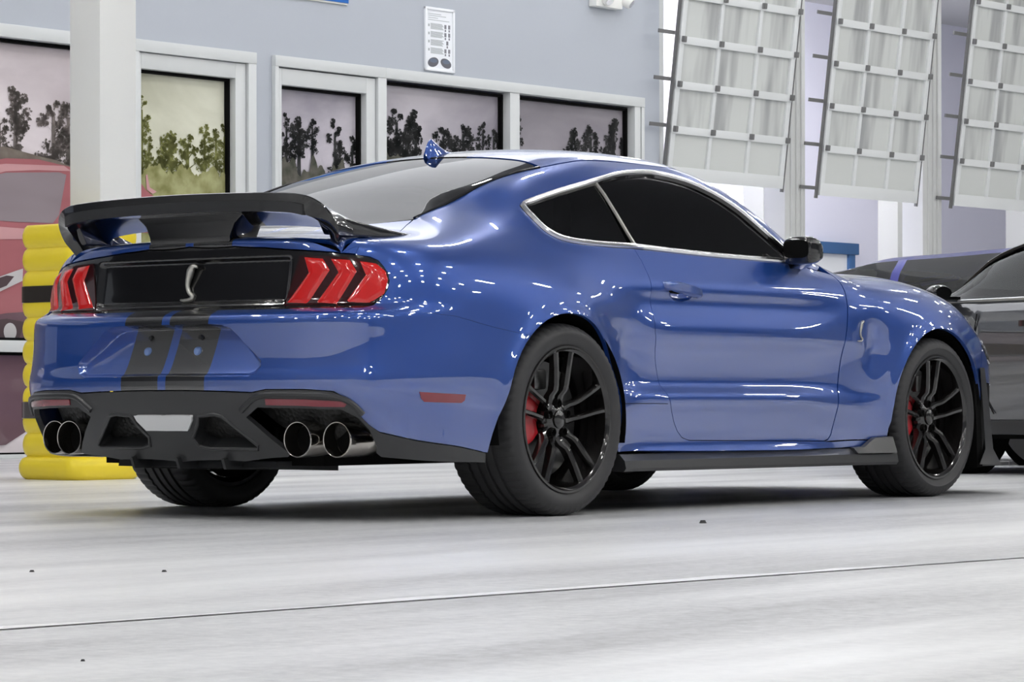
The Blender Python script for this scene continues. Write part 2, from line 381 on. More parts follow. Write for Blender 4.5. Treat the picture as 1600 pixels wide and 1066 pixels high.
# ------------------------------------------------------------------ room shell on the camera side, ceiling lamps
def struct(o): o["kind"]="structure"; return o
cm=mat('ceiling_paint',(.16,.165,.18),.8)
struct(mk('ceiling',[(-30,-30,7),(60,-30,7),(60,1.0,7),(-30,1.0,7)],[(0,3,2,1)],cm,None,False))
struct(mk('ceiling_white',[(-30,1.0,7),(60,1.0,7),(60,45,7),(-30,45,7)],[(0,3,2,1)],mat('white_ceiling_paint',(.45,.46,.48),.8),None,False))
def wallp(name,a,b,z0=0,z1=7,c=(.55,.57,.6)):
    return struct(mk(name,[(*a,z0),(*b,z0),(*b,z1),(*a,z1)],[(0,1,2,3)],mat(name+'_paint',c,.6),None,False))
wallp('wall_left',(-13.5,-20),(-13.5,30),0,3.0,c=(.86,.87,.88)); wallp('wall_left_upper',(-13.5,-20),(-13.5,30),3.0,7,c=(.16,.17,.19))
wallp('wall_behind_camera',(-16,-17),(30,-19),0,2.4,c=(.78,.79,.80)); wallp('wall_behind_camera_upper',(-16,-17),(30,-19),2.4,7,c=(.10,.11,.13))
glowm=mat('glow_panel',(.9,.9,.9),.5,emit=(.93,.95,1),es=1.15)  # unseen glowing panel, added for the silver reflection in the rear glass
refl_=MB(); wbox(refl_,-4,10,.06,3.9,6.9,6.99); struct(refl_.build('window_7',glowm,None,0))
tubem=mat('lamp_tube',(1,1,1),.5,emit=(1,.985,.96),es=LAMP); housing=mat('white_lamp_housing',(.8,.8,.8),.4)
first=None; k=0
for ix,x in enumerate(np.arange(-11,24,4.1)):
    for iy,y in enumerate((-14.6,-11.6,-8.6,-5.6,-2.2,1.0,4.0)):
        if y==-2.2 and 5<x<12: continue      # fittings left out to keep their reflections off the side windows
        if first is None:
            r=empty('ceiling_light',(x,y,6.6)); tag(r,'short white fluorescent fitting hanging from the showroom ceiling','ceiling light','showroom ceiling lights')
            h=MB().box((0,0,.05),(.66,.22,.05)).box((0,0,.22),(.02,.02,.34)).build('lamp_housing',housing,r,25)
            t=MB().box((0,0,.0),(.56,.15,.05)).build('lamp_tube',tubem,r,0); first=(r,h,t)
        else:
            r=first[0].copy(); COL.objects.link(r); r.location=(x,y,6.6)
            for c_ in first[1:]:
                q=c_.copy(); COL.objects.link(q); q.parent=r
btube=mat('bay_lamp_tube',(1,1,1),.5,emit=(1,.99,.98),es=LAMP*1.5)  # unseen lamps, added and boosted to brighten the bay
for s_,h_ in ((8.6,-2.6),(11.2,-2.6),(14.0,-2.6),(17.5,-2.6),(9.5,-4.6),(12.5,-4.6),(15.5,-4.6)):
    r=first[0].copy(); COL.objects.link(r); p=W(s_,h_,5.2); r.location=p; r.rotation_euler=(0,0,WA); r['group']='added bay lights'; r['label']='short white fluorescent fitting added unseen to brighten the service bay behind the raised doors'
    for c_ in first[1:]:
        q=c_.copy(); COL.objects.link(q); q.parent=r
        if c_.name.startswith('lamp_tube'): q.data=c_.data.copy(); q.data.materials[0]=btube
# ------------------------------------------------------------------ the showroom

fm=mat('grey_polished_concrete',(.6,.6,.6),.35,spec=.5)
cr,nz,mp=noise_col(fm,(.42,.425,.44),(.84,.85,.86),(.16,.9,1),1.6,7,.36,.66,rot=math.radians(-38))
n2=nd(fm,'ShaderNodeTexNoise'); n2.inputs['Scale'].default_value=26; n2.inputs['Detail'].default_value=8; n2.inputs['Roughness'].default_value=.7
tc=nd(fm,'ShaderNodeTexCoord'); lk(fm,tc.outputs['Object'],n2.inputs['Vector'])
mx=nd(fm,'ShaderNodeMix',data_type='RGBA',blend_type='OVERLAY'); mx.inputs['Factor'].default_value=.55
lk(fm,cr.outputs[0],mx.inputs['A']); lk(fm,n2.outputs[0],mx.inputs['B']); bs=fm.node_tree.nodes['Principled BSDF']; lk(fm,mx.outputs['Result'],bs.inputs['Base Color'])
rg=nd(fm,'ShaderNodeMapRange'); lk(fm,nz.outputs[0],rg.inputs[0]); rg.inputs[1].default_value=.3; rg.inputs[2].default_value=.7; rg.inputs[3].default_value=.50; rg.inputs[4].default_value=.30; lk(fm,rg.outputs[0],bs.inputs['Roughness'])
bp=nd(fm,'ShaderNodeBump'); bp.inputs['Strength'].default_value=.10; bp.inputs['Distance'].default_value=.01; lk(fm,n2.outputs[0],bp.inputs['Height']); lk(fm,bp.outputs[0],bs.inputs['Normal'])
struct(mk('floor',[(-30,-30,0),(60,-30,0),(60,45,0),(-30,45,0)],[(0,1,2,3)],fm,None,False))
# expansion joint: dark saw cut; a white strip paints the glint on its sealed edge
sm_=mat('joint_cut',(.10,.10,.11),.6); sl=mat('joint_sealer_glint',(.92,.92,.93),.28)
nq=nd(sl,'ShaderNodeTexNoise'); nq.inputs['Scale'].default_value=45; tq=nd(sl,'ShaderNodeTexCoord'); lk(sl,tq.outputs['Object'],nq.inputs['Vector'])
bq=nd(sl,'ShaderNodeBump'); bq.inputs['Strength'].default_value=.7; bq.inputs['Distance'].default_value=.01; lk(sl,nq.outputs[0],bq.inputs['Height']); lk(sl,bq.outputs[0],sl.node_tree.nodes['Principled BSDF'].inputs['Normal'])
A_=np.array([-5.06,-3.37]); B_=np.array([-1.68,-3.67]); dv=(B_-A_)/np.linalg.norm(B_-A_); nv_=np.array([-dv[1],dv[0]])
a0=A_-dv*20; a1=A_+dv*40
def strip(name,o0,o1,z,mt,rag=0):
    v=[];f=[]; N=400 if rag else 1
    for i in range(N+1):
        p=a0+(a1-a0)*i/N; r=rag*random.uniform(-1,1)+ (rag*1.5*math.sin(i*.31)+rag*math.sin(i*.11) if rag else 0)
        v+=[(*(p+nv_*o0),z),(*(p+nv_*(o1+r)),z)]
    for i in range(N): f.append((2*i,2*i+2,2*i+3,2*i+1))
    return struct(mk(name,v,f,mt,None,False))
strip('trim_1',-.009,.007,.0014,sm_); strip('trim_2',.006,.060,.0010,sl,.024)
# small grit on the floor
for (x,y,r) in ((-3.69,-2.03,.006),(-3.5,-2.29,.006),(-.26,-1.71,.013),(-5.45,-3.97,.004)):
    v=[(x+r*random.uniform(.6,1.2)*math.cos(t)*1.3,y+r*math.sin(t),.0) for t in np.linspace(0,2*math.pi,7,endpoint=False)]
    MB().loft([v,[(x+(a-x)*.6,y+(b-y)*.6,r*.8) for a,b,c in v]],caps=True).build('floor_grit',M['plastic'],None)
for o,lb in zip([o for o in COL.objects if o.name.startswith('floor_grit')],('leftmost speck behind the joint','right one of the left pair','the largest one, between the rear and front wheel','the only one in front of the joint')): tag(o,'dark crumb of grit on the concrete: '+lb,'grit','grit crumbs on the floor')
wallm=mat('grey_blue_wall_paint',(.44,.47,.52),.55); whitem=mat('white_frame_paint',(.62,.64,.64),.4)
# window wall
mb=MB(); wbox(mb,-14,7.535,-.30,0,3.15,5.0); wbox(mb,7.28,7.535,-.30,0,0,3.15); wbox(mb,2.42,2.625,-.30,0,0,3.15); wbox(mb,.80,1.19,-.30,0,0,3.15)
struct(mb.build('wall_front',wallm,None,0))
mb=MB(); wbox(mb,-14,7.535,-.30,0,5.0,7.0); struct(mb.build('wall_front_upper',mat('white_upper_wall',(.85,.86,.87),.6),None,0))  # unseen upper band, made white to brighten the rear glass reflection
def sheen(name,build,coat=1): 
    m=mat(name,(.5,.5,.5),.6,0,0); build(m); b=m.node_tree.nodes['Principled BSDF']; b.inputs['Coat Weight'].default_value=coat; b.inputs['Coat Roughness'].default_value=.02; b.inputs['Specular IOR Level'].default_value=.1; return m
def skyprint(name,c0,c1,sc=.6):
    def b(m):
        cr,nz,mp=noise_col(m,c0,c1,(1,1,2.0),sc,6,.36,.62); nz.inputs['Distortion'].default_value=.4
    return sheen(name,b)
def leafprint(name,c0,c1):
    def b(m): noise_col(m,c0,c1,(1,1,1),9,8,.35,.65)
    return sheen(name,b)
skies=[skyprint('mural_sky_rose',(.50,.44,.46),(.85,.78,.80)),skyprint('mural_sky_yellow',(.55,.55,.43),(.86,.86,.72)),skyprint('mural_sky_grey',(.33,.31,.36),(.62,.58,.63)),skyprint('mural_sky_violet',(.27,.25,.29),(.52,.49,.53)),skyprint('mural_sky_mauve',(.27,.25,.28),(.46,.43,.46))]
leaves=[leafprint('mural_trees_rose',(.10,.09,.08),(.20,.17,.16)),leafprint('mural_trees_olive',(.10,.105,.03),(.26,.27,.09)),leafprint('mural_trees_dark',(.012,.014,.014),(.05,.05,.05))]
hedges=[leafprint('mural_scrub_rose',(.16,.13,.11),(.22,.19,.16)),leafprint('mural_scrub_olive',(.22,.22,.08),(.40,.40,.20)),leafprint('mural_scrub_dark',(.05,.055,.04),(.14,.13,.11))]
PX=np.array([ (cam.location.x),cam.location.y,cam.location.z])
def tree(mb,s,zb,h,wd,h0=-.02,seed=0,trunk=.35):
    """printed tree silhouette: trunk and clumped crown, one flat cut-out in the mural film"""
    r_=random.Random(seed); 
    mb.add([W(s-wd*.07,h0,zb),W(s+wd*.07,h0,zb),W(s+wd*.04,h0,zb+h*.8),W(s-wd*.04,h0,zb+h*.8)],[(0,1,2,3)])
    cl=[]
    for k in range(15):
        t=(k+.5)/15; env=wd*.36*(math.sin(math.pi*min(1,.12+.85*t))**.7)
        cl.append((s+env*r_.uniform(-1,1),zb+h*(trunk+(1-trunk)*(t*.92+.04)),wd*r_.uniform(.10,.19)*(1.15-.5*t)))
    for (ss,zz,cr_) in cl:
        mb.add([W(s-.004,h0,zz-cr_*1.6),W(s+.006,h0,zz-cr_*1.6-.01),W(ss,h0,zz)],[(0,1,2)])
        mb.add([W(ss+cr_*.42*math.cos(i*1.0472)*r_.uniform(.7,1.2),h0,zz+cr_*.36*math.sin(i*1.0472)*r_.uniform(.7,1.2)) for i in range(6)],[tuple(range(6))])
        for q in range(34):
            a=r_.uniform(0,6.283); d=cr_*r_.uniform(0,1.25)**.8; rad=wd*r_.uniform(.012,.045); n=6; ph=r_.uniform(0,6)
            mb.add([W(ss+d*math.cos(a)+rad*r_.uniform(.5,1.5)*math.cos(2*math.pi*i/n+ph),h0,zz+.8*d*math.sin(a)+rad*r_.uniform(.4,1.3)*math.sin(2*math.pi*i/n+ph)) for i in range(n)],[tuple(range(n))])
def scrub(mb,s0,s1,z0,z1,h0,seed,amp=.12):
    r_=random.Random(seed); N=60; v=[];f=[]
    for i in range(N+1):
        s=s0+(s1-s0)*i/N; zz=z1+amp*(math.sin(i*.35+seed)+.6*math.sin(i*.9+2*seed))*.5+r_.uniform(-.02,.02)
        v+=[W(s,h0,z0),W(s,h0,max(zz,z0+.01))]
    for i in range(N): f.append((2*i,2*i+2,2*i+3,2*i+1))
    mb.add(v,f)
gl=glassmat('window_glass',(.96,.97,.97))
def window(idx,s0,s1,z0,z1,sky,lf,hg,trees,zs,amp=.12,hh=-.06):
    """mural film behind a glass pane, black gasket around it"""
    w_=struct(mk('window_%d'%idx,[W(s0,hh-.03,z0),W(s1,hh-.03,z0),W(s1,hh-.03,z1),W(s0,hh-.03,z1)],[(0,1,2,3)],sky,None,False))
    mb=MB()
    for k,(s,zb,h,wd,tk) in enumerate(trees): tree(mb,s,zb,h,wd,hh-.024,seed=idx*31+k,trunk=tk)
    if trees: 
        o=mk('printed_trees',mb.v,mb.f,lf,w_,False)
    if hg: mb=MB(); scrub(mb,s0,s1,z0,zs,hh-.020,idx,amp); mk('printed_scrub',mb.v,mb.f,hg,w_,False)
    mb=MB(); g=.022
    for a,b,c,d in ((s0,s1,z1-g,z1),(s0,s1,z0,z0+g),(s0,s0+g*.6,z0,z1),(s1-g,s1,z0,z1)): wbox(mb,a,b,hh-.035,hh+.012,c,d)
    mb.build('gasket',M['dark'],w_,0)
    return w_
w1=window(1,-9,.80,.86,3.055,skies[0],leaves[0],hedges[0],[(-.35,1.9,.75,.60,.25),(-.05,2.0,.55,.22,.2),(.10,2.05,.66,.34,.45),(-.16,1.9,.45,.22,.2),(.46,2.0,.66,.36,.15),(.60,2.05,.60,.34,.15),(-1.2,2,.9,.7,.3),(-2.1,2,1.0,.7,.3),(.12,1.95,.35,.3,.1),(.33,1.95,.3,.3,.1)],2.18)
w2=window(2,-9,.80,.02,.775,skies[0],None,None,[],.4)
w3=window(3,1.235,2.215,.25,2.94,skies[1],leaves[1],hedges[1],[(1.33,2.05,.72,.22,.2),(1.40,2.0,.45,.22,.1),(1.62,2.05,.42,.40,.05),(1.80,2.0,.48,.34,.05),(1.98,2.05,.52,.24,.3),(2.10,2.05,.50,.24,.25),(2.19,2.05,.55,.2,.2),(1.50,2.0,.3,.25,.1)],2.20,.05)
w4=window(4,2.72,3.685,.25,2.93,skies[2],leaves[2],hedges[2],[(2.78,2.0,.62,.24,.1),(2.87,2.0,.75,.22,.15),(3.01,2.1,.58,.34,.5),(2.86,2.0,.5,.3,.05),(3.16,2.35,.35,.20,.2),(3.42,2.1,.62,.26,.2),(3.48,2.1,.45,.22,.1),(3.62,2.05,.55,.28,.1)],2.30,.14)
w5=window(5,3.90,5.44,.25,3.055,skies[3],leaves[2],hedges[2],[(4.02,2.3,.30,.28,.1),(4.15,2.2,.66,.34,.1),(4.27,2.2,.55,.42,.1),(4.38,2.3,.55,.34,.1),(4.10,2.1,.5,.4,.05),(4.72,2.35,.38,.34,.1),(4.62,2.3,.25,.25,.1),(4.97,2.35,.42,.34,.15),(5.22,2.4,.42,.20,.1),(5.36,2.4,.36,.24,.1),(4.85,2.3,.3,.3,.1)],2.42,.08)
w6=window(6,5.565,7.135,.25,3.055,skies[4],leaves[2],hedges[2],[(5.63,2.35,.60,.34,.05),(6.40,2.35,.48,.34,.15),(6.66,2.35,.52,.36,.15),(6.98,2.35,.60,.42,.15),(7.1,2.3,.5,.3,.1),(6.2,2.2,.2,.3,.1)],2.38,.06)
# print of a red hatchback on window 1 (flat artwork on the film)
def art(name,parent,mt,h,pts): return mk(name,[W(s,h,z) for s,z in pts],[tuple(range(len(pts)))],mt,parent,False)
def px(x,y,h):   # a point of the printed picture, given where it is seen on the wall
    return (x,y)
sh=lambda n,c:sheen(n,lambda m:noise_col(m,tuple(k*.8 for k in c),c,(1,1,3),.9,3,.3,.7))
redp=sh('mural_car_red',(.43,.15,.165)); redl=sh('mural_car_pink',(.62,.34,.35)); grp=sh('mural_car_glass',(.30,.25,.27)); dkp=sh('mural_car_dark',(.10,.07,.075)); ltp=sh('mural_car_lamp',(.62,.60,.60)); marp=sh('mural_car_maroon',(.17,.10,.12))
art('printed_car_body',w1,redp,-.075,[(-2.6,.88),(.60,.88),(1.0-.21,.88),(.79,2.0),(.62,2.16),(.3,2.20),(0,2.19),(-.3,2.13),(-.8,1.85),(-1.6,1.75),(-2.6,1.45)])
art('printed_car_roof_shine',w1,redl,-.073,[(-.35,2.10),(0,2.15),(.55,2.165),(.62,2.13),(.3,2.12),(0,2.095),(-.3,2.02)])
art('printed_car_windscreen',w1,grp,-.071,[(-.75,1.80),(-.3,2.02),(0,2.085),(.50,2.115),(.57,2.10),(.50,1.80),(.44,1.735),(.1,1.73),(-.75,1.74)])
art('printed_car_bonnet_shine',w1,redl,-.071,[(-.75,1.70),(.40,1.68),(.52,1.62),(.0,1.60),(-.75,1.55)])
art('printed_car_headlamp',w1,ltp,-.069,[(-.5,1.22),(-.11,1.31),(.10,1.375),(.155,1.39),(.15,1.30),(0,1.24),(-.10,1.20),(-.5,1.10)])
art('printed_car_lamp_core',w1,dkp,-.067,[(-.3,1.25),(.0,1.335),(.07,1.33),(.0,1.26),(-.3,1.16)])
art('printed_car_bumper',w1,marp,-.069,[(-2.6,.88),(.50,.88),(.60,1.0),(.28,1.08),(0,1.06),(-.4,1.0),(-2.6,1.0)])
art('printed_car_grille',w1,dkp,-.067,[(-2.6,.88),(.12,.88),(.16,1.00),(.0,1.02),(-.4,.97),(-2.6,.97)])
art('printed_car_fog_lamp',w1,ltp,-.065,[(.03+.06*math.cos(t),.925+.065*math.sin(t)) for t in np.linspace(0,2*math.pi,20,endpoint=False)])
art('printed_car_sill',w2,marp,-.078,[(-4,.04),(-4,.77),(.45,.77),(.50,.60),(.4,.35),(.2,.20),(0,.10),(-1,.04)])
art('printed_car_door',w3,redp,-.076,[(1.24,1.7),(1.24,2.13),(1.29,2.10),(1.36,2.03),(1.45,1.98),(2.2,1.95),(2.2,1.7)])
art('printed_car_mirror',w3,redl,-.074,[(1.36,2.14),(1.375,2.15),(1.40,2.05),(1.47,2.02),(1.43,2.0),(1.37,2.03)])
art('printed_car_side_glass',w3,grp,-.074,[(1.245,1.9),(1.245,2.09),(1.30,2.02),(1.33,1.9)])
# white storefront frames
fr=MB()
wbox(fr,-9,1.19,-.12,.035,3.06,3.155); wbox(fr,-9,.80,-.10,.03,.775,.86); wbox(fr,-9,.80,-.10,.03,0,.03); wbox(fr,.80,1.19,-.08,.02,0,3.06)
struct(fr.build('trim_3',whitem,None,25,bevel=.004))
fr=MB(); wbox(fr,1.155,2.42,-.08,.045,3.065,3.155); wbox(fr,2.335,2.42,-.10,.04,0,3.07); wbox(fr,1.155,1.195,-.1,.04,0,3.07)
struct(fr.build('trim_4',whitem,None,25,bevel=.004))
fr=MB(); wbox(fr,2.625,3.885,-.08,.045,3.07,3.155); wbox(fr,2.625,2.665,-.1,.04,0,3.07); wbox(fr,3.80,3.90,-.1,.04,0,3.07)
wbox(fr,3.885,7.275,-.08,.045,3.07,3.155); wbox(fr,5.44,5.565,-.1,.035,0,3.07); wbox(fr,7.14,7.22,-.10,.035,0,3.07); wbox(fr,7.235,7.275,-.10,.04,0,3.07); wbox(fr,3.88,7.2,-.10,.03,0,.25)
struct(fr.build('trim_5',whitem,None,25,bevel=.004))
for i,(a,b,c,d,zt) in enumerate(((1.195,2.335,1.235,2.215,2.94),(2.665,3.80,2.72,3.685,2.93))):
    dm=MB(); wbox(dm,a+.01,c,-.09,.015,.02,3.06); wbox(dm,d,b-.01,-.09,.015,.02,3.06); wbox(dm,c,d,-.09,.015,zt,3.06); wbox(dm,c,d,-.09,.015,.02,.25)
    struct(dm.build('door_%d'%(i+1),whitem,None,25,bevel=.004))
# ------------------------------------------------------------------ square column and its yellow guard
colm=mat('white_column_paint',(.90,.91,.89),.45)
PC=np.array([2.852,4.207]); AX=np.array([math.cos(WA),math.sin(WA)]); AY=np.array([-math.sin(WA),math.cos(WA)])
def prect(c,a,b): return [tuple(c+AX*x*a/2+AY*y*b/2) for x,y in ((-1,-1),(1,-1),(1,1),(-1,1))]
struct(MB().loft([[(*p,z) for p in prect(PC,.255,.245)] for z in (0,7.0)],caps=True).build('trim_6',colm,None,20,bevel=.006)); 
ym=mat('yellow_guard_plastic',(.93,.73,.03),.38,0,.2); 
def sup(c,a,b,r,n=12):
    o=[]
    for q in range(4):
        cx=(a/2-r)*(1,-1,-1,1)[q]; cy=(b/2-r)*(1,1,-1,-1)[q]
        for k in range(n+1):
            t=math.radians(90*q+90*k/n); o.append(tuple(c+AX*(cx+r*math.cos(t))+AY*(cy+r*math.sin(t))))
    return o
GC=PC+AX*-.092+AY*.085
GH=1.355; NB=11
guard=empty('column_guard',(GC[0],GC[1],0)); tag(guard,'yellow corrugated plastic guard with black bands around the foot of the white column','column guard')
rg_=[]
for i in range(NB*10+1):
    z=GH*i/(NB*10); bul=abs(math.sin(math.pi*i/10))**.6; e=.017*bul if z>.12 else .026*bul+.006
    rg_.append([(x-GC[0],y-GC[1],z) for x,y in sup(GC,.465+2*e-.02,.465+2*e-.02,.085)])
rg_.append([(x-GC[0],y-GC[1],GH) for x,y in sup(GC,.27,.27,.02)])
MB().loft(rg_).build('guard_shell',ym,guard,60)
for zc in (.40,1.00):
    k=round(zc/GH*NB)*GH/NB
    MB().loft([[(x-GC[0],y-GC[1],z) for x,y in sup(GC,.465+.022-2*d,.465+.022-2*d,.085)] for z,d in ((k-.048,.010),(k-.043,0),(k+.043,0),(k+.048,.010))]).build('guard_strap',M['gloss'],guard,60)
# ------------------------------------------------------------------ things on the wall
ps=empty('wall_poster',W(4.57,.0,3.18)); tag(ps,'small white framed poster with bottle pictures and two dark oval photos above the windows','poster')
def wl_(mb,s0,s1,h0,h1,z0,z1,base): 
    wbox(mb,s0,s1,h0,h1,z0,z1); return mb
def rel(o,root): 
    for v in o.data.vertices: v.co-=root.location
    return o
pf=mat('white_poster_frame',(.85,.87,.9),.3); pp=mat('poster_paper',(.86,.88,.92),.4); pg=mat('poster_print_grey',(.42,.45,.46),.5); pk=mat('poster_print_dark',(.12,.12,.14),.5); pb=mat('poster_print_steel_blue',(.13,.16,.22),.4)
s0,s1,z0,z1=4.387,4.752,3.178,3.712
mb=MB(); 
for q in ((s0,s1,z1-.022,z1),(s0,s1,z0,z0+.022),(s0,s0+.022,z0,z1),(s1-.022,s1,z0,z1)): wbox(mb,q[0],q[1],0,.022,q[2],q[3])
rel(mb.build('poster_frame',pf,ps,25,bevel=.003),ps)
rel(wl_(MB(),s0+.022,s1-.022,0,.010,z0+.022,z1-.022,0).build('poster_sheet',pp,ps,0),ps)
rel(wl_(MB(),s0+.018,s1-.018,0,.0085,z0+.018,z1-.018,0).build('poster_rim',pk,ps,0),ps)
mb=MB()
for k,(a,b) in enumerate(((3.655,.16),(3.640,.22),(3.622,.12),(3.604,.26))): wbox(mb,s0+.045,s0+.045+b,.010,.0112,a,a+.005)
for k in range(4):
    zc=3.555-.068*k
    for j in range(6): wbox(mb,s0+.075,s0+.215+.02*((j*7+k)%3)/2,.010,.0112,zc+.018-j*.0085,zc+.0235-j*.0085)
    wbox(mb,s0+.045,s0+.062,.010,.0112,zc-.005,zc+.016)
rel(mb.build('poster_text_lines',pg,ps,0),ps)
mb=MB()
for k in range(4):
    zc=3.555-.068*k
    for ss in ((.245,.292) if k!=2 else (.268,)):
        wbox(mb,s0+ss,s0+ss+.024,.010,.0113,zc-.012,zc+.022); wbox(mb,s0+ss+.004,s0+ss+.020,.010,.0113,zc-.036,zc-.018)
rel(mb.build('poster_bottles',mat('poster_bottle_print',(.22,.22,.25),.5),ps,0),ps)
for cxx in (.105,.262):
    mb=MB(); n=28; mb.add([W(s0+cxx+.066*math.cos(2*math.pi*i/n),.0115,z0+.075+.040*math.sin(2*math.pi*i/n)+.010*math.cos(2*math.pi*i/n)*(-1 if cxx>.2 else 1)) for i in range(n)],[tuple(range(n))])
    a=rel(mk('poster_photo',mb.v,mb.f,pk,ps,False),ps)
    mb=MB(); mb.add([W(s0+cxx+.002+.046*math.cos(2*math.pi*i/n),.0122,z0+.088+.018*math.sin(2*math.pi*i/n)) for i in range(n)],[tuple(range(n))]); rel(mk('poster_photo',mb.v,mb.f,pb,ps,False),ps)
sg=empty('hanging_sign',W(3.2,0,3.63)); tag(sg,'bright blue wall sign with its lower edge just in view at the top','sign')
rel(wl_(MB(),2.2,3.475,0,.02,3.645,4.4,0).build('sign_board',mat('blue_sign',(.03,.16,.55),.35),sg,25,bevel=.003),sg)
rel(wl_(MB(),2.2,3.465,0,.015,3.63,3.646,0).build('sign_backing',mat('pale_sign_edge',(.6,.6,.56),.5),sg,0),sg)
em=empty('emergency_light',W(6.74,0,3.9)); tag(em,'white twin-head emergency light high on the grey wall','emergency light')
mb=wl_(MB(),6.535,6.90,0,.09,3.915,4.12,0); rel(mb.build('lamp_housing',mat('white_lamp_plastic',(.85,.85,.82),.35),em,25,bevel=.008),em)
mb=MB(); 
for ss in (6.66,6.93): mb.lathe([(.0001,.10),(.045,.10),(.055,.085),(.06,.03),(.035,0),(.0001,0)],W(ss,.07,4.02),tuple(WN*.8+np.array([0,0,-.6])+WD*(.35 if ss>6.8 else -.1)),24)
rel(mb.build('lamp_heads',mat('white_head_plastic',(.85,.85,.82),.35),em,40),em)
mb=MB()
for ss in (6.66,6.93): 
    d=WN*.8+np.array([0,0,-.6])+WD*(.35 if ss>6.8 else -.1); d/=np.linalg.norm(d); mb.lathe([(.0001,.1015),(.040,.1015)],W(ss,.07,4.02),tuple(d),24)
rel(mb.build('lamp_lenses',M['chrome'],em,0),em)
# ------------------------------------------------------------------ garage bay wall: posts, doors on sloping tracks
gm=mat('galvanised_post',(.62,.63,.62),.4,.2); gd=mat('dark_track_steel',(.20,.20,.20),.45,.4); dm_=mat('white_door_rail',(.70,.72,.72),.4)
pnl=mat('frosted_door_panel',(.62,.65,.63),.35); b=pnl.node_tree.nodes['Principled BSDF']; b.inputs['Transmission Weight'].default_value=.0
tr=nd(pnl,'ShaderNodeTexCoord'); 
wv=nd(pnl,'ShaderNodeTexNoise'); wv.inputs['Scale'].default_value=3.0; mpp=nd(pnl,'ShaderNodeMapping'); mpp.inputs['Scale'].default_value=(2.2,2.2,.12); lk(pnl,tr.outputs['Object'],mpp.inputs[0]); lk(pnl,mpp.outputs[0],wv.inputs['Vector'])
crp=nd(pnl,'ShaderNodeValToRGB'); crp.color_ramp.elements[0].position=.35; crp.color_ramp.elements[1].position=.6; crp.color_ramp.elements[0].color=(.36,.37,.37,1); crp.color_ramp.elements[1].color=(.60,.62,.60,1); lk(pnl,wv.outputs[0],crp.inputs[0]); lk(pnl,crp.outputs[0],b.inputs['Base Color'])
solidp=mat('solid_door_panel',(.60,.62,.60),.45)
gb=MB()
wbox(gb,7.535,7.60,-.30,0,0,7)
for a,b_ in ((9.46,9.79),(11.82,12.165),(14.2,14.55)):
    wbox(gb,a,b_,-.25,0,0,7)
    for k in (.08,.17,.25): wbox(gb,a+k,a+k+.018,0,.02,0,7)
wbox(gb,7.6,20,-.3,-.02,6.0,7)
struct(gb.build('trim_7',gm,None,20,bevel=.003))
LEAN=.125
R3=np.array([WD,WN,[0,0,1]]).T
def leaf(s0,s1,zb,label,n):
    base=empty('overhead_door',W((s0+s1)/2,.02,zb)); tag(base,label,'garage door','raised glazed overhead doors')
    t=np.array([0,LEAN,1.]); t/=np.linalg.norm(t)
    def L(mb,a,b,h0,h1,u0,u1):   # box in leaf coordinates: along s, outwards, up the slope
        axs=np.array([WD,WN*t[2]-np.array([0,0,1])*t[1],WN*t[1]+np.array([0,0,1])*t[2]]).T
        c=np.array(W(0,.02,zb))+axs@np.array([(a+b)/2,(h0+h1)/2,(u0+u1)/2]); return mb.box(c-np.array(base.location),(abs(b-a),abs(h1-h0),abs(u1-u0)),axs)
    ws_=s1-s0; cols=3; sec=.408; bot=.12
    rails=[.455+sec*k for k in range(0,7)]
    mb=MB(); L(mb,s0,s1,0,.045,0,bot)
    for r in rails: L(mb,s0,s1,0,.048,r-.035,r+.035)
    mb.build('door_rail',dm_,base,25,bevel=.004)
    mb=MB()
    for c in range(cols+1):
        x=s0+ws_*c/cols; wv_=.065 if c in(0,cols) else .045
        x=min(max(x,s0+wv_/2),s1-wv_/2); L(mb,x-wv_/2,x+wv_/2,0,.043,0,rails[-1])
    mb.build('door_stile',dm_,base,25,bevel=.003)
    mb=MB(); L(mb,s0,s1,.012,.02,bot,rails[0]); mb.build('solid_panel',solidp,base,0)
    mb=MB(); L(mb,s0,s1,.012,.018,rails[0],rails[-1]); mb.build('door_glazing',pnl,base,0)
    for k,r in enumerate(rails[:-1]):
        for c in range(cols+1):
            x=s0+ws_*c/cols+( .03 if c==0 else (-.02 if c==cols else 0)); mb=MB(); L(mb,x-.017,x+.017,.045,.085,r-.02,r+.035)
            mb.build('hinge',gd,base,20,bevel=.006)
    for x in (s0-.035,s1+.01):
        mb=MB(); L(mb,x+.006,x+.020,.0,.035,-.03,rails[-1]); L(mb,x+.0,x+.006,.015,.03,-.03,rails[-1]); mb.build('door_track',gd,base,20)
    for k in range(5):
        mb=MB(); z=.05+.42*k; L(mb,s0-.26,s0-.03,-.015-.0,.0,z,z+.035); mb.build('track_bracket',gd,base,20)
leaf(7.535+.03,9.34,2.44,'white glazed overhead garage door raised above the first bay, nearest the grey wall',0)
leaf(9.94,11.62,2.41,'white glazed overhead garage door raised over the middle bay behind the door mirror',1)
leaf(12.30,14.10,2.42,'white glazed overhead garage door at the right edge above the grey car',2)
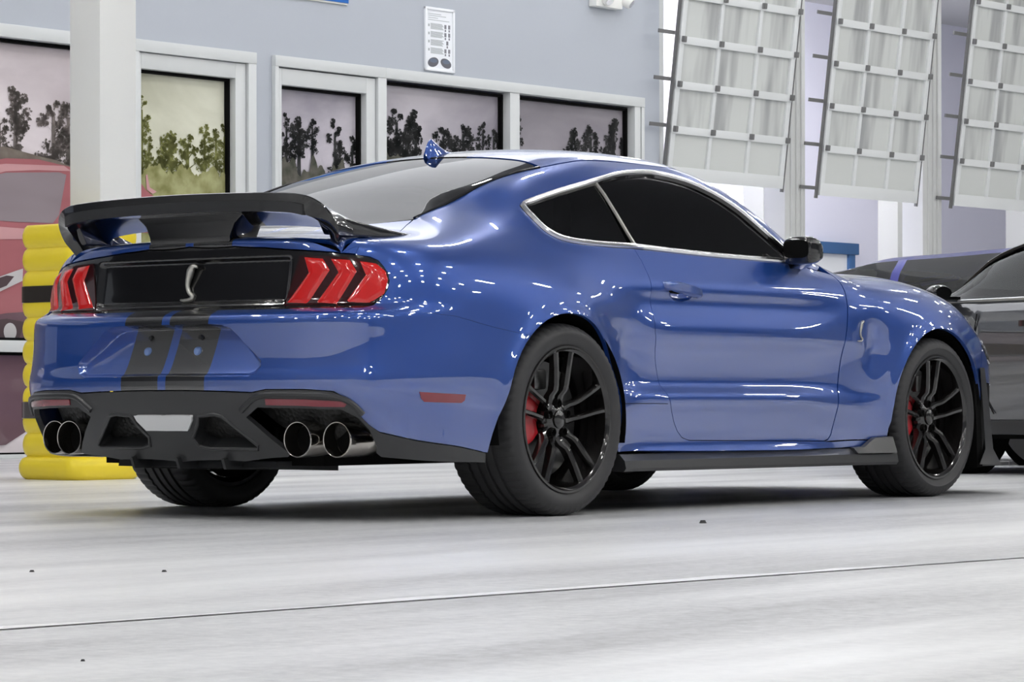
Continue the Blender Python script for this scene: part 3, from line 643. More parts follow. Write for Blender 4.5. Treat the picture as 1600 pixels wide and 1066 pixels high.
# room behind the bays
lav=mat('lavender_wall_paint',(.80,.80,.93),.6); wp=mat('white_post_paint',(.50,.51,.50),.5)
mb=MB(); wbox(mb,2,30,-6.3,-6.0,0,7); struct(mb.build('wall_back',lav,None,0))
mb=MB(); wbox(mb,7.54,7.7,-6,-.3,0,7); struct(mb.build('wall_partition',lav,None,0))
mb=MB(); wbox(mb,2,40,-6.3,-.3,5.6,5.7); struct(mb.build('ceiling_bay',mat('bay_ceiling',(.6,.6,.62),.7),None,0))
mb=MB(); wbox(mb,29,30,-6.3,34,0,7); struct(mb.build('wall_right',mat('far_wall_paint',(.55,.57,.60),.6),None,0))
mb=MB(); wbox(mb,17.26,17.57,-4.3,-4.0,0,5.6); wbox(mb,14.49,14.77,-4.3,-4.0,0,5.6); wbox(mb,20.2,20.5,-4.3,-4,0,5.6); struct(mb.build('trim_8',wp,None,20,bevel=.01))
dr_=MB(); wbox(dr_,18.0,19.0,-6.0,-5.96,0,2.34); struct(dr_.build('door_3',mat('white_door_paint',(.80,.82,.85),.4),None,0))
dr_=MB(); bl=mat('blue_door_frame',(.05,.13,.30),.4); wbox(dr_,17.85,18.0,-6.0,-5.92,0,2.4); wbox(dr_,18.96,19.10,-6,-5.92,0,2.4); wbox(dr_,17.8,19.16,-6.0,-5.9,2.34,2.49); struct(dr_.build('trim_9',bl,None,20,bevel=.01))
wlt=tag(empty('wall_light',W(16.75,-6,2.93)),'twin-tube fluorescent light glowing on the lavender wall under the first raised door','wall light')
rel(wl_(MB(),16.35,17.2,-6.0,-5.95,2.86,3.02,0).build('light_housing',wp,wlt,25),wlt)
for z in (2.90,2.98): rel(MB().tube([W(16.4,-5.93,z),W(17.15,-5.93,z)],.018,8).build('lamp_tube',mat('wall_lamp_tube',(1,1,1),.5,emit=(1,.99,1),es=9),wlt,60),wlt)
# ------------------------------------------------------------------ the blue coupe
car=tag(empty('sports_coupe'),'blue two-door coupe with black centre stripes, rear wing and quad exhausts, parked in the foreground','car')
# outlines of the right-hand side, (x, z) along the car
DOOR_REAR=[(.599,1.001),(.620,.945),(.623,.891),(.612,.794),(.610,.673),(.640,.58),(.665,.528),(.689,.456),(.720,.39),(.758,.334),(.790,.298),(.825,.273),(.872,.262)]
DOOR_FRONT=[(1.862,.248),(1.895,.256),(1.914,.274),(1.927,.32),(1.938,.379),(1.963,.485),(1.988,.63),(2.015,.72),(2.035,.803),(2.04,.87),(2.035,.94)]
DLO_LOW=[(.599,1.001),(.432,1.000),(.25,1.003),(.149,1.011),(.10,1.024),(.066,1.044),(.048,1.08),(.043,1.118)]
DLO_TOP=[(.055,1.136),(.13,1.157),(.301,1.197),(.538,1.247),(.70,1.28),(.805,1.296),(.953,1.310),(1.06,1.312),(1.17,1.303),(1.26,1.288),(1.343,1.263),(1.42,1.232),(1.495,1.190),(1.55,1.149),(1.61,1.103),(1.70,1.045),(1.80,.985)]
BELT=[(1.80,.985),(1.655,.983),(1.35,.985),(1.083,.988),(.82,.995),(.599,1.001)]
TOPE=[(2.035,-.768),(1.9,-.722),(1.7,-.672),(1.5,-.612),(1.3,-.558),(1.0,-.562),(.6,-.572),(.34,-.578),(.2,-.573),(0,-.564),(-.2,-.554),(-.36,-.538),(-.43,-.555),(-.52,-.598),(-.66,-.625),(-.80,-.648)]
PR=[(-.60,.928),(-.70,.918),(-.745,.911),(-.772,.897),(-.79,.876),(-.806,.85),(-.812,.825),(-.810,.795),(-.798,.765),(-.785,.742),(-.765,.733)]  # tail panel right end (y,z)
ra=arc(ARR,0,164)
REAR_ARCH=[(.362,.235),(.368,.29)]+ra+[(-.402,.405),(-.422,.36),(-.436,.30),(-.447,.235)]
FRONT_ARCH=[(2.318,.235),(2.322,.30)]+arc(ARF,182,-20)+[(3.06,.12)]
FENDER_TOP=[(2.035,-.768),(2.11,-.745),(2.4,-.735),(2.8,-.735),(3.05,-.72),(3.2,-.69)]
sr=[(-.84,.724),(-.62,.708),(-.42,.672)]
a_split=next(i for i,p in enumerate(REAR_ARCH) if p[0]<-.1 and p[1]<.652)
quarter=(sd(*REAR_ARCH[:a_split+1][::-1])+sd((.375,.225),(.9,.222),(2.0,.220),(2.318,.222),(2.318,.245),(1.93,.245),(1.90,.246))+sd(*DOOR_FRONT[:1])
  +sd(*DOOR_REAR[::-1])+sd(*DLO_LOW[1:])+sd(*DLO_TOP)+sd((1.87,.962),(1.95,.955))+tp(*TOPE)+tp((-.905,-.655))+rr((-.70,.950))+rr(*PR[1:])+sd(*sr[:]))
panel('quarter_panel',quarter,M['paint'],car,mirror=True,gap=.0004)
door=sd(*DOOR_REAR)+sd(*DOOR_FRONT)+sd((1.99,.947),(1.95,.952),(1.87,.958))+sd(*BELT[:-1])
hrec=sd((.735,.842),(.765,.860),(.82,.862),(.875,.850),(.905,.832),(.885,.808),(.83,.797),(.775,.800),(.742,.818))
dr=panel('door',door,M['paint'],car,mirror=True,gap=.0022,holes=[hrec],hdepth=.003)
panel('handle_recess',hrec,M['paint'],car,mirror=True,gap=-.0015,depth=0,step=(.006,.004),eh=.006,disp=lambda P,q,o:.026*np.sqrt(np.clip(dist(o,q)/.03,0,1)))
fender=sd(*FRONT_ARCH[:-8])+sd((3.13,.42),(3.16,.55),(3.20,.66))+tp((3.25,-.66))+tp(*FENDER_TOP[::-1])+sd(*[(x+.003,z) for x,z in DOOR_FRONT[::-1]][1:])+sd((1.905,.248),(2.318,.248))
panel('front_fender',fender,M['paint'],car,mirror=True,gap=.0015)
lowr=rr((0,.455),(-.20,.453),(-.41,.447),(-.47,.457),(-.62,.457),(-.72,.450))+sd((-1.0,.425),(-.967,.372),(-.93,.335),(-.895,.311),(-.78,.283),(-.62,.262),(-.463,.236))
bot=lowr+sd(*REAR_ARCH[a_split:][::-1])+sd(*sr[::-1])+rr(*PR[-1:])+rr((-.5,.733),(-.25,.734),(0,.735))
bump=bot+ml(bot)[::-1]
plate=[(0,.684),(-.20,.684),(-.262,.680),(-.30,.668),(-.335,.642),(-.37,.61),(-.41,.58),(-.438,.555),(-.440,.535),(-.425,.512),(-.395,.501),(-.2,.501),(0,.503)]
pl=rr(*plate); platel=pl+ml(pl)[::-1]
panel('rear_bumper',bump,M['stripe'],car,holes=[platel],gap=.0004,hdepth=.004,step=(.016,.009))
def pdisp(P,q,o):
    d=dist(o,q); z=P[:,2]; s=np.clip(d/.014,0,1); s=s*s*(3-2*s)
    deep=.006+.062*np.clip((z-.50)/.17,0,1)
    return s*deep
panel('plate_recess',platel,M['stripe'],car,disp=pdisp,gap=.0,depth=0,step=(.007,.0045),eh=.006)
# tail panel, lamps
tpn=rr((0,.961),(-.21,.957),(-.343,.949),(-.489,.937))+rr(*PR)+rr((-.5,.735),(0,.737))
def tdisp(P,q,o):
    a=np.clip((.465-np.abs(P[:,1]))/.02,0,1); b=np.clip((P[:,2]-.757)/.012,0,1)*np.clip((.918-P[:,2])/.012,0,1); t=a*b; return .016*t*t*(3-2*t)
panel('tail_panel',tpn+ml(tpn)[::-1],M['gloss'],car,gap=.0012,off=-.004,step=(.009,.005),disp=tdisp)
BAR=[[(-.939,-.513,.913),(-.928,-.593,.907),(-.926,-.623,.865),(-.968,-.555,.748),(-.973,-.464,.754),(-.945,-.539,.858)],
 [(-.922,-.617,.906),(-.899,-.690,.901),(-.895,-.718,.859),(-.944,-.669,.746),(-.959,-.584,.752),(-.919,-.650,.856)],
 [(-.885,-.716,.896),(-.85,-.762,.885),(-.835,-.792,.857),(-.833,-.800,.827),(-.849,-.797,.779),(-.892,-.770,.748),(-.931,-.69,.751),(-.886,-.745,.848)]]
lampm=mat('smoked_red_lens',(.035,.003,.004),.1,0,1)
for s in (1,-1):
    hs=rr((-.50,.918),(-.70,.905),(-.765,.888),(-.800,.845),(-.800,.80),(-.778,.748),(-.46,.746))
    v,f,n=patch(hs,off=.0005,gap=0,depth=.01); v=v*[1,s,1]; n=n*[1,s,1]
    if s<0: f=[tuple(reversed(t)) for t in f]
    tl=mk('tail_lamp',v,f,lampm,car,True,n)
    for b in BAR:
        v,f,n=patch(b,off=.007,gap=.002,depth=.012,step=(.008,.008),eh=.006,disp=lambda P,q,o:.006*(1-np.clip(dist(o,q)/.010,0,1))); v=v*[1,s,1]; n=n*[1,s,1]
        if s<0: f=[tuple(reversed(t)) for t in f]
        mk('lamp_bar',v,f,M['red'],tl,True,n)
# deck
lip=rr((0,.964),(-.21,.960),(-.343,.952),(-.489,.940),(-.60,.931),(-.70,.921))+rr((-.70,.950))+tp((-.905,-.655),(-.905,-.4),(-.905,0))
panel('trunk_lid',lip+ml(lip)[::-1],M['stripe'],car,gap=.0004,step=(.012,.006))
deck=tp((-.905,0),(-.905,-.4),(-.905,-.655),(-.80,-.645),(-.66,-.622),(-.52,-.595),(-.43,-.552),(-.375,-.536),(-.43,-.37),(-.455,0))
tdk=panel('deck_top',deck+ml(deck)[::-1],M['stripe'],car,mode='T',gap=.0004,step=(.03,.02))
rwn=tp((-.448,0),(-.423,-.37),(-.362,-.532),(-.2,-.548),(0,-.558),(.2,-.567),(.325,-.570),(.345,-.545),(.365,-.30),(.372,0))
panel('rear_window',rwn+ml(rwn)[::-1],M['bglass'],car,mode='T',gap=.002,step=(.03,.015),off=-.003)
rf=tp((.378,0),(.371,-.30),(.352,-.545),(.35,-.574),(.6,-.568),(1.0,-.558),(1.295,-.554),(1.36,-.3),(1.385,0))
panel('roof',rf+ml(rf)[::-1],M['stripe'],car,mode='T',gap=.0012,step=(.03,.012),depth=.02)
ws=tp((1.39,0),(1.365,-.3),(1.30,-.552),(1.5,-.606),(1.7,-.666),(1.9,-.716),(2.02,-.755),(2.12,-.6),(2.17,-.3),(2.19,0))
panel('windshield',ws+ml(ws)[::-1],M['bglass'],car,mode='T',gap=.002,step=(.03,.015),off=-.003)
hd=tp((2.20,0),(2.18,-.3),(2.13,-.6),(2.045,-.763),(2.11,-.742),(2.4,-.732),(2.8,-.732),(3.05,-.716),(3.2,-.687),(3.32,-.56),(3.40,-.3),(3.43,0))
panel('hood',hd+ml(hd)[::-1],M['stripe'],car,mode='T',gap=.0015,step=(.03,.02))
fb=sd(*FRONT_ARCH[-8:])+sd((3.2,.12),(3.4,.12))
nose=sd((3.13,.42),(3.16,.55),(3.20,.66))+tp((3.25,-.66),(3.32,-.56),(3.40,-.3),(3.43,0))
fr_=[(3.70,0,.12)]
nb=sd(*FRONT_ARCH[-8:][::1])
cut=[p for p in FRONT_ARCH[-8:] if p[1]>.50]; cut2=[p for p in FRONT_ARCH[-8:] if p[1]<=.50]
edge=sd((3.075,.50),(3.2,.495),(3.35,.49))+[(3.55,-.62,.48),(3.68,-.3,.48),(3.70,0,.48)]
fpoly=nose[::-1]+sd(*cut)+edge
panel('front_bumper',fpoly+ml(fpoly)[::-1],M['paint'],car,gap=.0015,step=(.03,.03))
lpoly=edge[::-1]+sd((3.09,.42),(3.11,.30),(3.11,.16),(3.25,.16),(3.4,.16))+[(3.62,-.5,.16),(3.66,0,.16)]
panel('front_lower_fascia',lpoly+ml(lpoly)[::-1],M['dark'],car,gap=.002,step=(.03,.03),off=-.004)
hl=sd((3.22,.66),(3.30,.60),(3.40,.58))+[tuple(p) for p in S(np.array([CU1+.8*.95,CU1+.8*1.05,CU1+.8*.6]),np.array([-.03,.13,.15]))]
panel('headlamp',hl,M['gloss'],car,mirror=True,gap=0,off=.003,depth=.006)
# side glass, trim
divt,divb=(.590,1.256),(.625,1.001)
qw=sd(*DLO_LOW)+sd(*DLO_TOP[:4])+sd((.575,1.254))
panel('quarter_window',qw,M['tglass'],car,mirror=True,gap=.012,off=-.008,depth=0)
dw=sd(*BELT)+sd(divt)+sd(*DLO_TOP[4:])
panel('door_window',dw,M['tglass'],car,mirror=True,gap=.012,off=-.010,depth=0)
loop=smooth_loop([tuple(p) for p in side(*zip(*(DLO_LOW+DLO_TOP+BELT[1:-1])))],2)
def offs(L,d):
    P=np.array(L); return P+grad(P)*d
for s in (1,-1):
    L=offs(loop,.003)*[1,s,1]
    MB().tube(L,.0105,8,True).build('window_trim',M['chrome'],car)
    L2=offs(sd((.572,1.262),(.584,1.20),(.598,1.12),(.615,1.04),(.63,.998)),-.004)*[1,s,1]
    MB().tube(L2,.0075,6).build('pillar_trim',M['badge'],car)
    # black inner frame band around the glass
    L3=offs(np.array(loop),-.010)*[1,s,1]
    MB().tube(L3,.016,8,True).build('window_seal',M['gloss'],car)
rl=tp((-.36,-.535),(-.2,-.551),(0,-.561),(.2,-.570),(.34,-.574))
for s in (1,-1): MB().tube(offs(rl,.001)*[1,s,1],.006,6).build('rear_window_trim',M['gloss'],car)
# dark inner shell that closes the gaps between panels
us=np.arange(CU0-.8*math.pi/2,CU1+.8*math.pi/2+.03,.05); ths=np.linspace(-.62,1.5707,60)
U,TH=np.meshgrid(us,ths,indexing='ij'); PS=S(U.ravel(),TH.ravel()); PS=PS-grad(PS)*.022
v=[];f=[]
nt=len(ths)
def keep(p):
    if math.hypot(p[0]-ARR[0],p[2]-ARR[1])<.43 or math.hypot(p[0]-ARF[0],p[2]-ARF[1])<.43: return False
    if p[2]>.975 and -.42<p[0]<2.1 and not (abs(p[1])<.50 and .42<p[0]<1.3): return False
    if abs(p[1])<.48 and p[0]<-.9 and p[2]>.45 and p[2]<.72: return False
    if p[0]<-.75 and p[2]<.45: return False
    if p[2]<.235 or (p[0]>3.0 and p[2]<.55): return False
    return True
for s in (1,-1):
    b=len(v); v+=[tuple(p*[1,s,1]) for p in PS]
    for i in range(len(us)-1):
        for j in range(nt-1):
            q=[i*nt+j,(i+1)*nt+j,(i+1)*nt+j+1,i*nt+j+1]
            if all(keep(PS[k]) for k in q): f.append(tuple(b+k for k in (q if s>0 else q[::-1])))
mk('inner_shell',v,f,M['dark'],car)
ut=MB().box((1.30,0,.215),(4.3,1.05,.05)); ut.box((1.33,0,.215),(1.86,1.62,.05)); ut.box((-.60,0,.240),(.36,1.0,.04)); ut.box((3.25,0,.2),(.35,1.5,.05)); ut.build('underbody',M['dark'],car)
# interior
for y in (-.37,.37):
    st=MB()
    st.loft([[(1.02+dx*c,y+ (.23-.05*k)*sy,z) for dx,sy in ((-.5,-1),(.5,-1),(.7,-.6),(.7,.6),(.5,1),(-.5,1))] for k,(c,z,dxx) in enumerate([(.5,.42,0),(.5,.60,0)])],caps=True)
    st.loft([[(.80-.26*(z-.55)/.6+t*tx,y+ww*sy,z) for tx,sy in ((-.5,-.9),(.5,-1),(.5,1),(-.5,.9))] for z,t,ww in ((.5,.16,.25),(.75,.16,.26),(.95,.13,.24),(1.04,.10,.16))],caps=True)
    st.loft([[(.60+t*tx,y+.13*sy,z) for tx,sy in ((-.5,-.9),(.5,-1),(.5,1),(-.5,.9))] for z,t in ((1.04,.09),(1.10,.11),(1.18,.10),(1.215,.06))],caps=True)
    st.build('front_seat',M['seat'],car,bevel=.015)
MB().box((-.05,0,.80),(.55,1.2,.35)).box((-.33,0,.97),(.35,1.15,.06)).build('rear_bench',M['seat'],car,bevel=.03)
MB().box((1.95,0,.86),(.45,1.45,.18)).build('dashboard',M['seat'],car,bevel=.04)
# sill skirt: matt black blade with an upturned front fin
def skirt(s):
    rings=[]
    for x in np.linspace(.372,2.352,34):
        yy=side([x],[.25])[0][1]; t=(x-.37)/1.98; out=.028+.018*math.sin(math.pi*min(1,t))
        zt=.212; zb=.152-.006*t
        rings.append([(x,s*(yy+.05),zt+.006),(x,s*(yy-.004),zt+.004),(x,s*(yy-out),zt-.020),(x,s*(yy-out-.006),zb+.012),(x,s*(yy-out+.004),zb),(x,s*(yy+.10),zb)])
    mb=MB().loft(rings,caps=True)
    ring2=[]
    for x,zt in ((2.06,.222),(2.14,.224),(2.19,.250),(2.215,.262),(2.328,.266)):
        yy=side([x],[.26])[0][1]
        ring2.append([(x,s*(yy-.004),zt),(x,s*(yy-.022),zt-.003),(x,s*(yy-.044),.196),(x,s*(yy+.02),.196)])
    mb.loft(ring2,caps=True)
    return mb
for s in (1,-1): skirt(s).build('side_skirt',M['satin'],car,30)
# black lower rear valance with diffuser
low2=rr((0,.452),(-.20,.450),(-.41,.444),(-.47,.455),(-.62,.455),(-.715,.449))+sd((-.995,.424),(-.963,.371),(-.926,.334),(-.892,.309),(-.78,.281),(-.62,.260),(-.463,.234))
vb=sd((-.458,.200),(-.62,.205),(-.80,.218),(-.865,.226))+rr((-.788,.240),(-.795,.262),(-.792,.318),(-.775,.360),(-.735,.388),(-.60,.392),(-.43,.395),(-.375,.362),(-.45,.29),(-.505,.236),(-.49,.226),(-.42,.222),(-.30,.208),(0,.203))
val=low2+vb
cav=rr((-.375,.362),(-.43,.395),(-.60,.392),(-.735,.388),(-.775,.360),(-.792,.318),(-.795,.262),(-.76,.242),(-.60,.238),(-.505,.236))
trap=rr((-.165,.366),(-.235,.372),(-.268,.366),(-.385,.266),(-.378,.253),(-.165,.253),(-.118,.262),(-.105,.292),(-.145,.335))
val_obj=panel('rear_valance',val+ml(val)[::-1],M['satin'],car,holes=[trap,ml(trap)],off=.006,gap=.0008,depth=.02,hdepth=.07,step=(.016,.010))[0]
mesh_m=mat('black_mesh_grille',(.012,.012,.012),.5)
vo=nd(mesh_m,'ShaderNodeTexVoronoi'); vo.inputs['Scale'].default_value=70; tcn=nd(mesh_m,'ShaderNodeTexCoord'); lk(mesh_m,tcn.outputs['Object'],vo.inputs['Vector'])
bp=nd(mesh_m,'ShaderNodeBump'); bp.inputs['Strength'].default_value=.8; bp.inputs['Distance'].default_value=.004; lk(mesh_m,vo.outputs['Distance'],bp.inputs['Height']); lk(mesh_m,bp.outputs[0],mesh_m.node_tree.nodes['Principled BSDF'].inputs['Normal'])
for L,dd in ((cav,-.085),(ml(cav),-.085),(trap,-.06),(ml(trap),-.06)):
    v,f,n=patch(L,off=dd,gap=-.01,depth=0); mk('valance_mesh',v,f,mesh_m,car,True,n)
for L in (trap,ml(trap)): MB().tube(offs(L,.006),.007,8,True).build('diffuser_frame',M['satin'],car)
for s in (1,-1):
    e=offs(rr((-.36,.385),(-.42,.425),(-.48,.437),(-.62,.437),(-.72,.432),(-.765,.412),(-.79,.372)),.006)*[1,s,1]
    MB().tube(smooth_loop(e,3,False),.011,8).build('valance_edge',M['satin'],car)
    rp=np.array(rr((-.47,.424),(-.62,.423),(-.762,.416),(-.748,.398),(-.60,.402),(-.47,.404)))*[1,1,1]
    v,f,n=patch([tuple(p) for p in rp],off=.010,gap=0,depth=.01); v=v*[1,s,1]; n=n*[1,s,1]
    mk('rear_reflector',v,[tuple(t) if s>0 else tuple(reversed(t)) for t in f],M['redref'],car,True,n)
    v,f,n=patch(sd((-.798,.447),(-.597,.438),(-.600,.418),(-.615,.409),(-.777,.413),(-.79,.425)),off=.003,gap=0,depth=.006); v=v*[1,s,1]; n=n*[1,s,1]
    mk('side_marker',v,[tuple(t) if s>0 else tuple(reversed(t)) for t in f],M['redref'],car,True,n)
wl=rr((0,.370),(-.138,.370),(-.132,.352),(-.100,.318),(0,.318))
v,f,n=patch(wl+ml(wl)[::-1],off=.016,gap=0,depth=.014); mk('reversing_lamp',v,f,M['white'],car,True,n)
fin=MB()
for y in (-.22,0,.22): fin.prism([(-.93,y-.006,.235),(-1.035,y-.006,.215),(-1.02,y-.006,.178),(-.80,y-.006,.172),(-.72,y-.006,.235)],(0,.012,0))
fin.loft([[(-.93,y,.205),(-.935,y,.182),(-.60,y,.168),(-.60,y,.21)] for y in np.linspace(-.38,.38,9)],caps=True)
fin.build('diffuser_fins',M['plastic'],car)
# exhausts
for s in (1,-1):
    for y,xx in ((.550,-1.010),(.680,-.955)):
        t=MB(); c=(xx,s*y,.284)
        t.lathe([(.050,.18),(.057,.17),(.0605,.10),(.0622,.0),(.0622,-.004),(.0608,-.007),(.0580,-.006),(.0565,0),(.0555,.12)],c,(1,0,0),48)
        t.build('exhaust_tip',M['steel'],car,50)
        MB().lathe([(.0001,.06),(.0556,.06)],c,(1,0,0),32).build('exhaust_bore',M['dark'],car,0)
# plate screws
for s in (1,-1):
    MB().lathe([(.0001,-.010),(.010,-.010),(.015,-.006),(.017,0),(.017,.010)],(-1.050,s*.12,.590),(1,0,0),20).build('plate_screw',mat('plate_screw_cover',(.16,.25,.5),.3,0,.5),car)
    MB().lathe([(.0001,-.004),(.007,-.004),(.009,0),(.009,.008)],(-1.036,s*.12,.640),(1,0,0),16).build('plate_screw',M['plastic'],car)
# badges: a raised snake, neck and hood reared up
def snake(c,h,side_=False):
    pts=[(-.30,-.48),(-.12,-.50),(.10,-.47),(.16,-.38),(.04,-.28),(-.02,-.12),(.0,.05),(.05,.20),(.09,.33),(.16,.43),(.27,.47),(.35,.42)]
    rad=[.03,.06,.07,.07,.065,.07,.09,.11,.12,.10,.075,.03]
    P=smooth_loop([(a*h,b*h,0) for a,b in pts],4,False); R=np.interp(np.linspace(0,1,len(P)),np.linspace(0,1,len(rad)),rad)*h
    mb=MB()
    if side_: mb.tube([(c[0]+p[0],c[1],c[2]+p[1]) for p in P],R*.8,8)
    else: mb.tube([(c[0],c[1]-p[0],c[2]+p[1]) for p in P],R,8)
    return mb
e=rear([0],[.835])[0]
snake((e[0]+.008,-.0,.835),.125).build('snake_emblem',M['badge'],car,60)
for s in (1,-1):
    q=side([2.115],[.705])[0]; snake((2.115,s*(q[1]-.003),.705),.085,True).build('fender_emblem',M['badge'],car,60)
# seam between quarter panel and rocker
for s in (1,-1):
    MB().tube(offs(sd((.374,.404),(.45,.405),(.60,.405),(.695,.404)),.0003)*[1,s,1],.0016,4).build('rocker_seam',M['dark'],car,0)
# door handles
for s in (1,-1):
    H=[]
    for k in range(15):
        t=k/14; x=.705+.245*t; z=.856-.030*t; y=side([x],[z])[0][1]; o=.044*math.sin(math.pi*t)**.45+.002; hh=.023*(.55+.45*math.sin(math.pi*t)**.5)
        H.append([(x,s*(y-o*(.55 if abs(a)>.9 else 1)+ (.012 if a in(-1.01,1.01) else 0)),z+hh*a) for a in (-1,-.6,0,.6,1)]+[(x,s*(y-(.020 if .12<t<.88 else -.01)),z+hh*.95)]+[(x,s*(y-(.020 if .12<t<.88 else -.01)),z-hh*.95)])
    MB().loft(H,caps=True).build('door_handle',M['paint'],car,60)
# mirrors
for s in (1,-1):
    R=[]
    for (x,y0,y1,z0,z1) in ((1.642,-.838,-.965,.975,1.070),(1.650,-.832,-.973,.968,1.078),(1.68,-.830,-.978,.966,1.081),(1.71,-.838,-.978,.972,1.072),(1.745,-.850,-.965,.982,1.055),(1.765,-.87,-.945,.995,1.04)):
        cx,cz=(y0+y1)/2,(z0+z1)/2; a,b=(y0-y1)/2,(z1-z0)/2
        R.append([(x-.10*(cx-(cx+a*np.sign(math.cos(t))*abs(math.cos(t))**.55))*-.0,s*(cx+a*np.sign(math.cos(t))*abs(math.cos(t))**.5),cz+b*np.sign(math.sin(t))*abs(math.sin(t))**.5) for t in np.linspace(0,2*math.pi,28,endpoint=False)])
    mir=MB().loft(R,caps=True).build('side_mirror',M['gloss'],car,50)
    g=[(1.641,s*(-.9015+.058*np.sign(math.cos(t))*abs(math.cos(t))**.5),1.0275+.036*np.sign(math.sin(t))*abs(math.sin(t))**.5) for t in np.linspace(0,2*math.pi,28,endpoint=False)]
    MB().prism(g,(-.002,0,0)).build('mirror_glass',M['dark'],mir,0)
    MB().loft([[(1.70,s*-.80,.945),(1.80,s*-.80,.945),(1.80,s*-.80,.975),(1.70,s*-.80,.975)],[(1.69,s*-.86,.955),(1.78,s*-.86,.955),(1.78,s*-.87,.985),(1.69,s*-.87,.985)],[(1.68,s*-.93,.98),(1.77,s*-.93,.98),(1.77,s*-.93,1.0),(1.68,s*-.93,1.0)]],caps=True).build('mirror_arm',M['gloss'],mir,40,bevel=.004)
# shark fin aerial
sf=[]
for k in range(13):
    t=k/12; x=.375+.165*t; h=.072*(math.sin(math.pi*.5*min(1,(t+.03)/.30))**.7 if t<.27 else (1-((t-.27)/.73))**1.5*.92+.08); z0=float(Zc(x))-.006; hw=.021*(math.sin(math.pi*(t*.86+.10))**.6)
    sf.append([(x-.035*a*(1-t)*(1 if t>.2 else 0)*0-.012*a,sgn*hw*(1-a)**.8+sgn*.0022,z0+h*a) for a,sgn in ((0,-1),(.3,-1),(.6,-1),(.85,-1),(1,-1),(1,1),(.85,1),(.6,1),(.3,1),(0,1))])
MB().loft(sf,caps=True).build('roof_aerial',M['paint'],car,60)
# rear wing: blade, legs at both ends and a centre pedestal
path=[(-.612,.960,-.90,.26,.022),(-.622,.985,-.915,.28,.026),(-.628,1.015,-.94,.28,.032),(-.620,1.048,-.97,.26,.035),(-.598,1.072,-.995,.24,.036),(-.56,1.087,-1.012,.225,.036),(-.49,1.097,-1.03,.215,.034),(-.30,1.106,-1.045,.21,.032),(0,1.110,-1.050,.21,.032)]
P=np.array(path); full=np.vstack([P,(P[:-1]*[-1,1,1,1,1])[::-1]])
sm=np.array(smooth_loop([tuple(r) for r in full],4,False))
rings=[]
for i in range(len(sm)):
    y,z,xt,ch,th=sm[i]; a=sm[min(i+1,len(sm)-1)]; b=sm[max(i-1,0)]; tv=np.array([0,a[0]-b[0],a[1]-b[1]]); tv/=np.linalg.norm(tv); nv=np.cross(tv,[1,0,0.])*-1
    if nv[2]<0 and abs(y)<.6: nv=-nv
    if i and nv@pn<0: nv=-nv
    pn=nv
    o=np.array([xt,y,z]); r=[]
    for u,hh in ((0,.55),(.0,.95),(.02,1.05),(.10,.85),(.35,.55),(.7,.2),(.96,-.35),(1,-.6),(.96,-.85),(.7,-.75),(.35,-.55),(.12,-.5),(.02,-.75),(0,-.45)):
        r.append(tuple(o+np.array([ch*u,0,0])+nv*th*hh-np.array([0,0,.05*u*ch/.22 if abs(y)<.6 else .03*u])))
    rings.append(r)
wing=MB().loft(rings,caps=True).build('rear_wing',M['gloss'],car,45)
gf=[]
for i in range(len(sm)):
    y,z,xt,ch,th=sm[i]
    if abs(y)<.575: gf.append([(xt-.006,y,z-.032),(xt-.007,y,z+.004),(xt+.012,y,z+.002),(xt+.012,y,z-.032)])
MB().loft(gf,caps=True).build('wing_edge',M['plastic'],wing,40)
ped=MB().loft([[(-.965,-w_,z),(-.80,-w_*.9,z),(-.80,w_*.9,z),(-.965,w_,z)] for w_,z in ((.190,.975),(.195,1.0),(.215,1.04),(.26,1.075),(.30,1.088))],caps=True)
ped.build('wing_pedestal',M['gloss'],wing,40,bevel=.006)
for s in (1,-1):   # sloping end legs running forward to the deck corner
    MB().loft([[(-.96,s*.57,1.075),(-.95,s*.625,1.055),(-.90,s*.625,.985),(-.90,s*.57,.990)],[(-.84,s*.58,1.058),(-.83,s*.645,1.040),(-.82,s*.645,.985),(-.82,s*.58,.995)],[(-.72,s*.60,1.035),(-.71,s*.665,1.018),(-.71,s*.665,.980),(-.71,s*.60,.99)],[(-.56,s*.655,1.008),(-.56,s*.683,.999),(-.56,s*.683,.978),(-.56,s*.655,.985)]],caps=True).build('wing_leg',M['gloss'],wing,60,bevel=.005)
# black wheel-arch liners
for (cx,cz,r0) in (ARR,ARF):
    for s in (1,-1):
        y0=.945 if cx<1 else .93
        lr=[[(cx+r*math.cos(a),s*y,cz+r*math.sin(a)) for r,y in ((r0+.006,y0),(r0+.02,.56),(.02,.56))] for a in np.linspace(-.22,math.pi+.22,40)]
        MB().loft(lr,closed=False).build('wheel_arch_liner',M['dark'],car,0)
for s in (1,-1):   # flat black deflectors in front of the front wheels
    MB().loft([[(3.09,s*.935,.12),(3.13,s*.94,.12),(3.13,s*.60,.12),(3.09,s*.60,.12)],[(3.085,s*.935,.30),(3.12,s*.94,.30),(3.12,s*.6,.30),(3.085,s*.6,.30)],[(3.06,s*.93,.545),(3.09,s*.935,.545),(3.09,s*.6,.545),(3.06,s*.6,.545)]],caps=True).build('arch_flap',M['dark'],car,30)
    MB().loft([[(3.10,s*.945,.56),(3.15,s*.94,.56),(3.15,s*.92,.56)],[(3.115,s*.950,.40),(3.18,s*.945,.40),(3.17,s*.92,.40)],[(3.13,s*.955,.20),(3.21,s*.950,.20),(3.19,s*.92,.20)],[(3.02,s*.985,.135),(3.24,s*.975,.13),(3.20,s*.90,.135)]],caps=True).build('front_winglet',M['satin'],car,30)
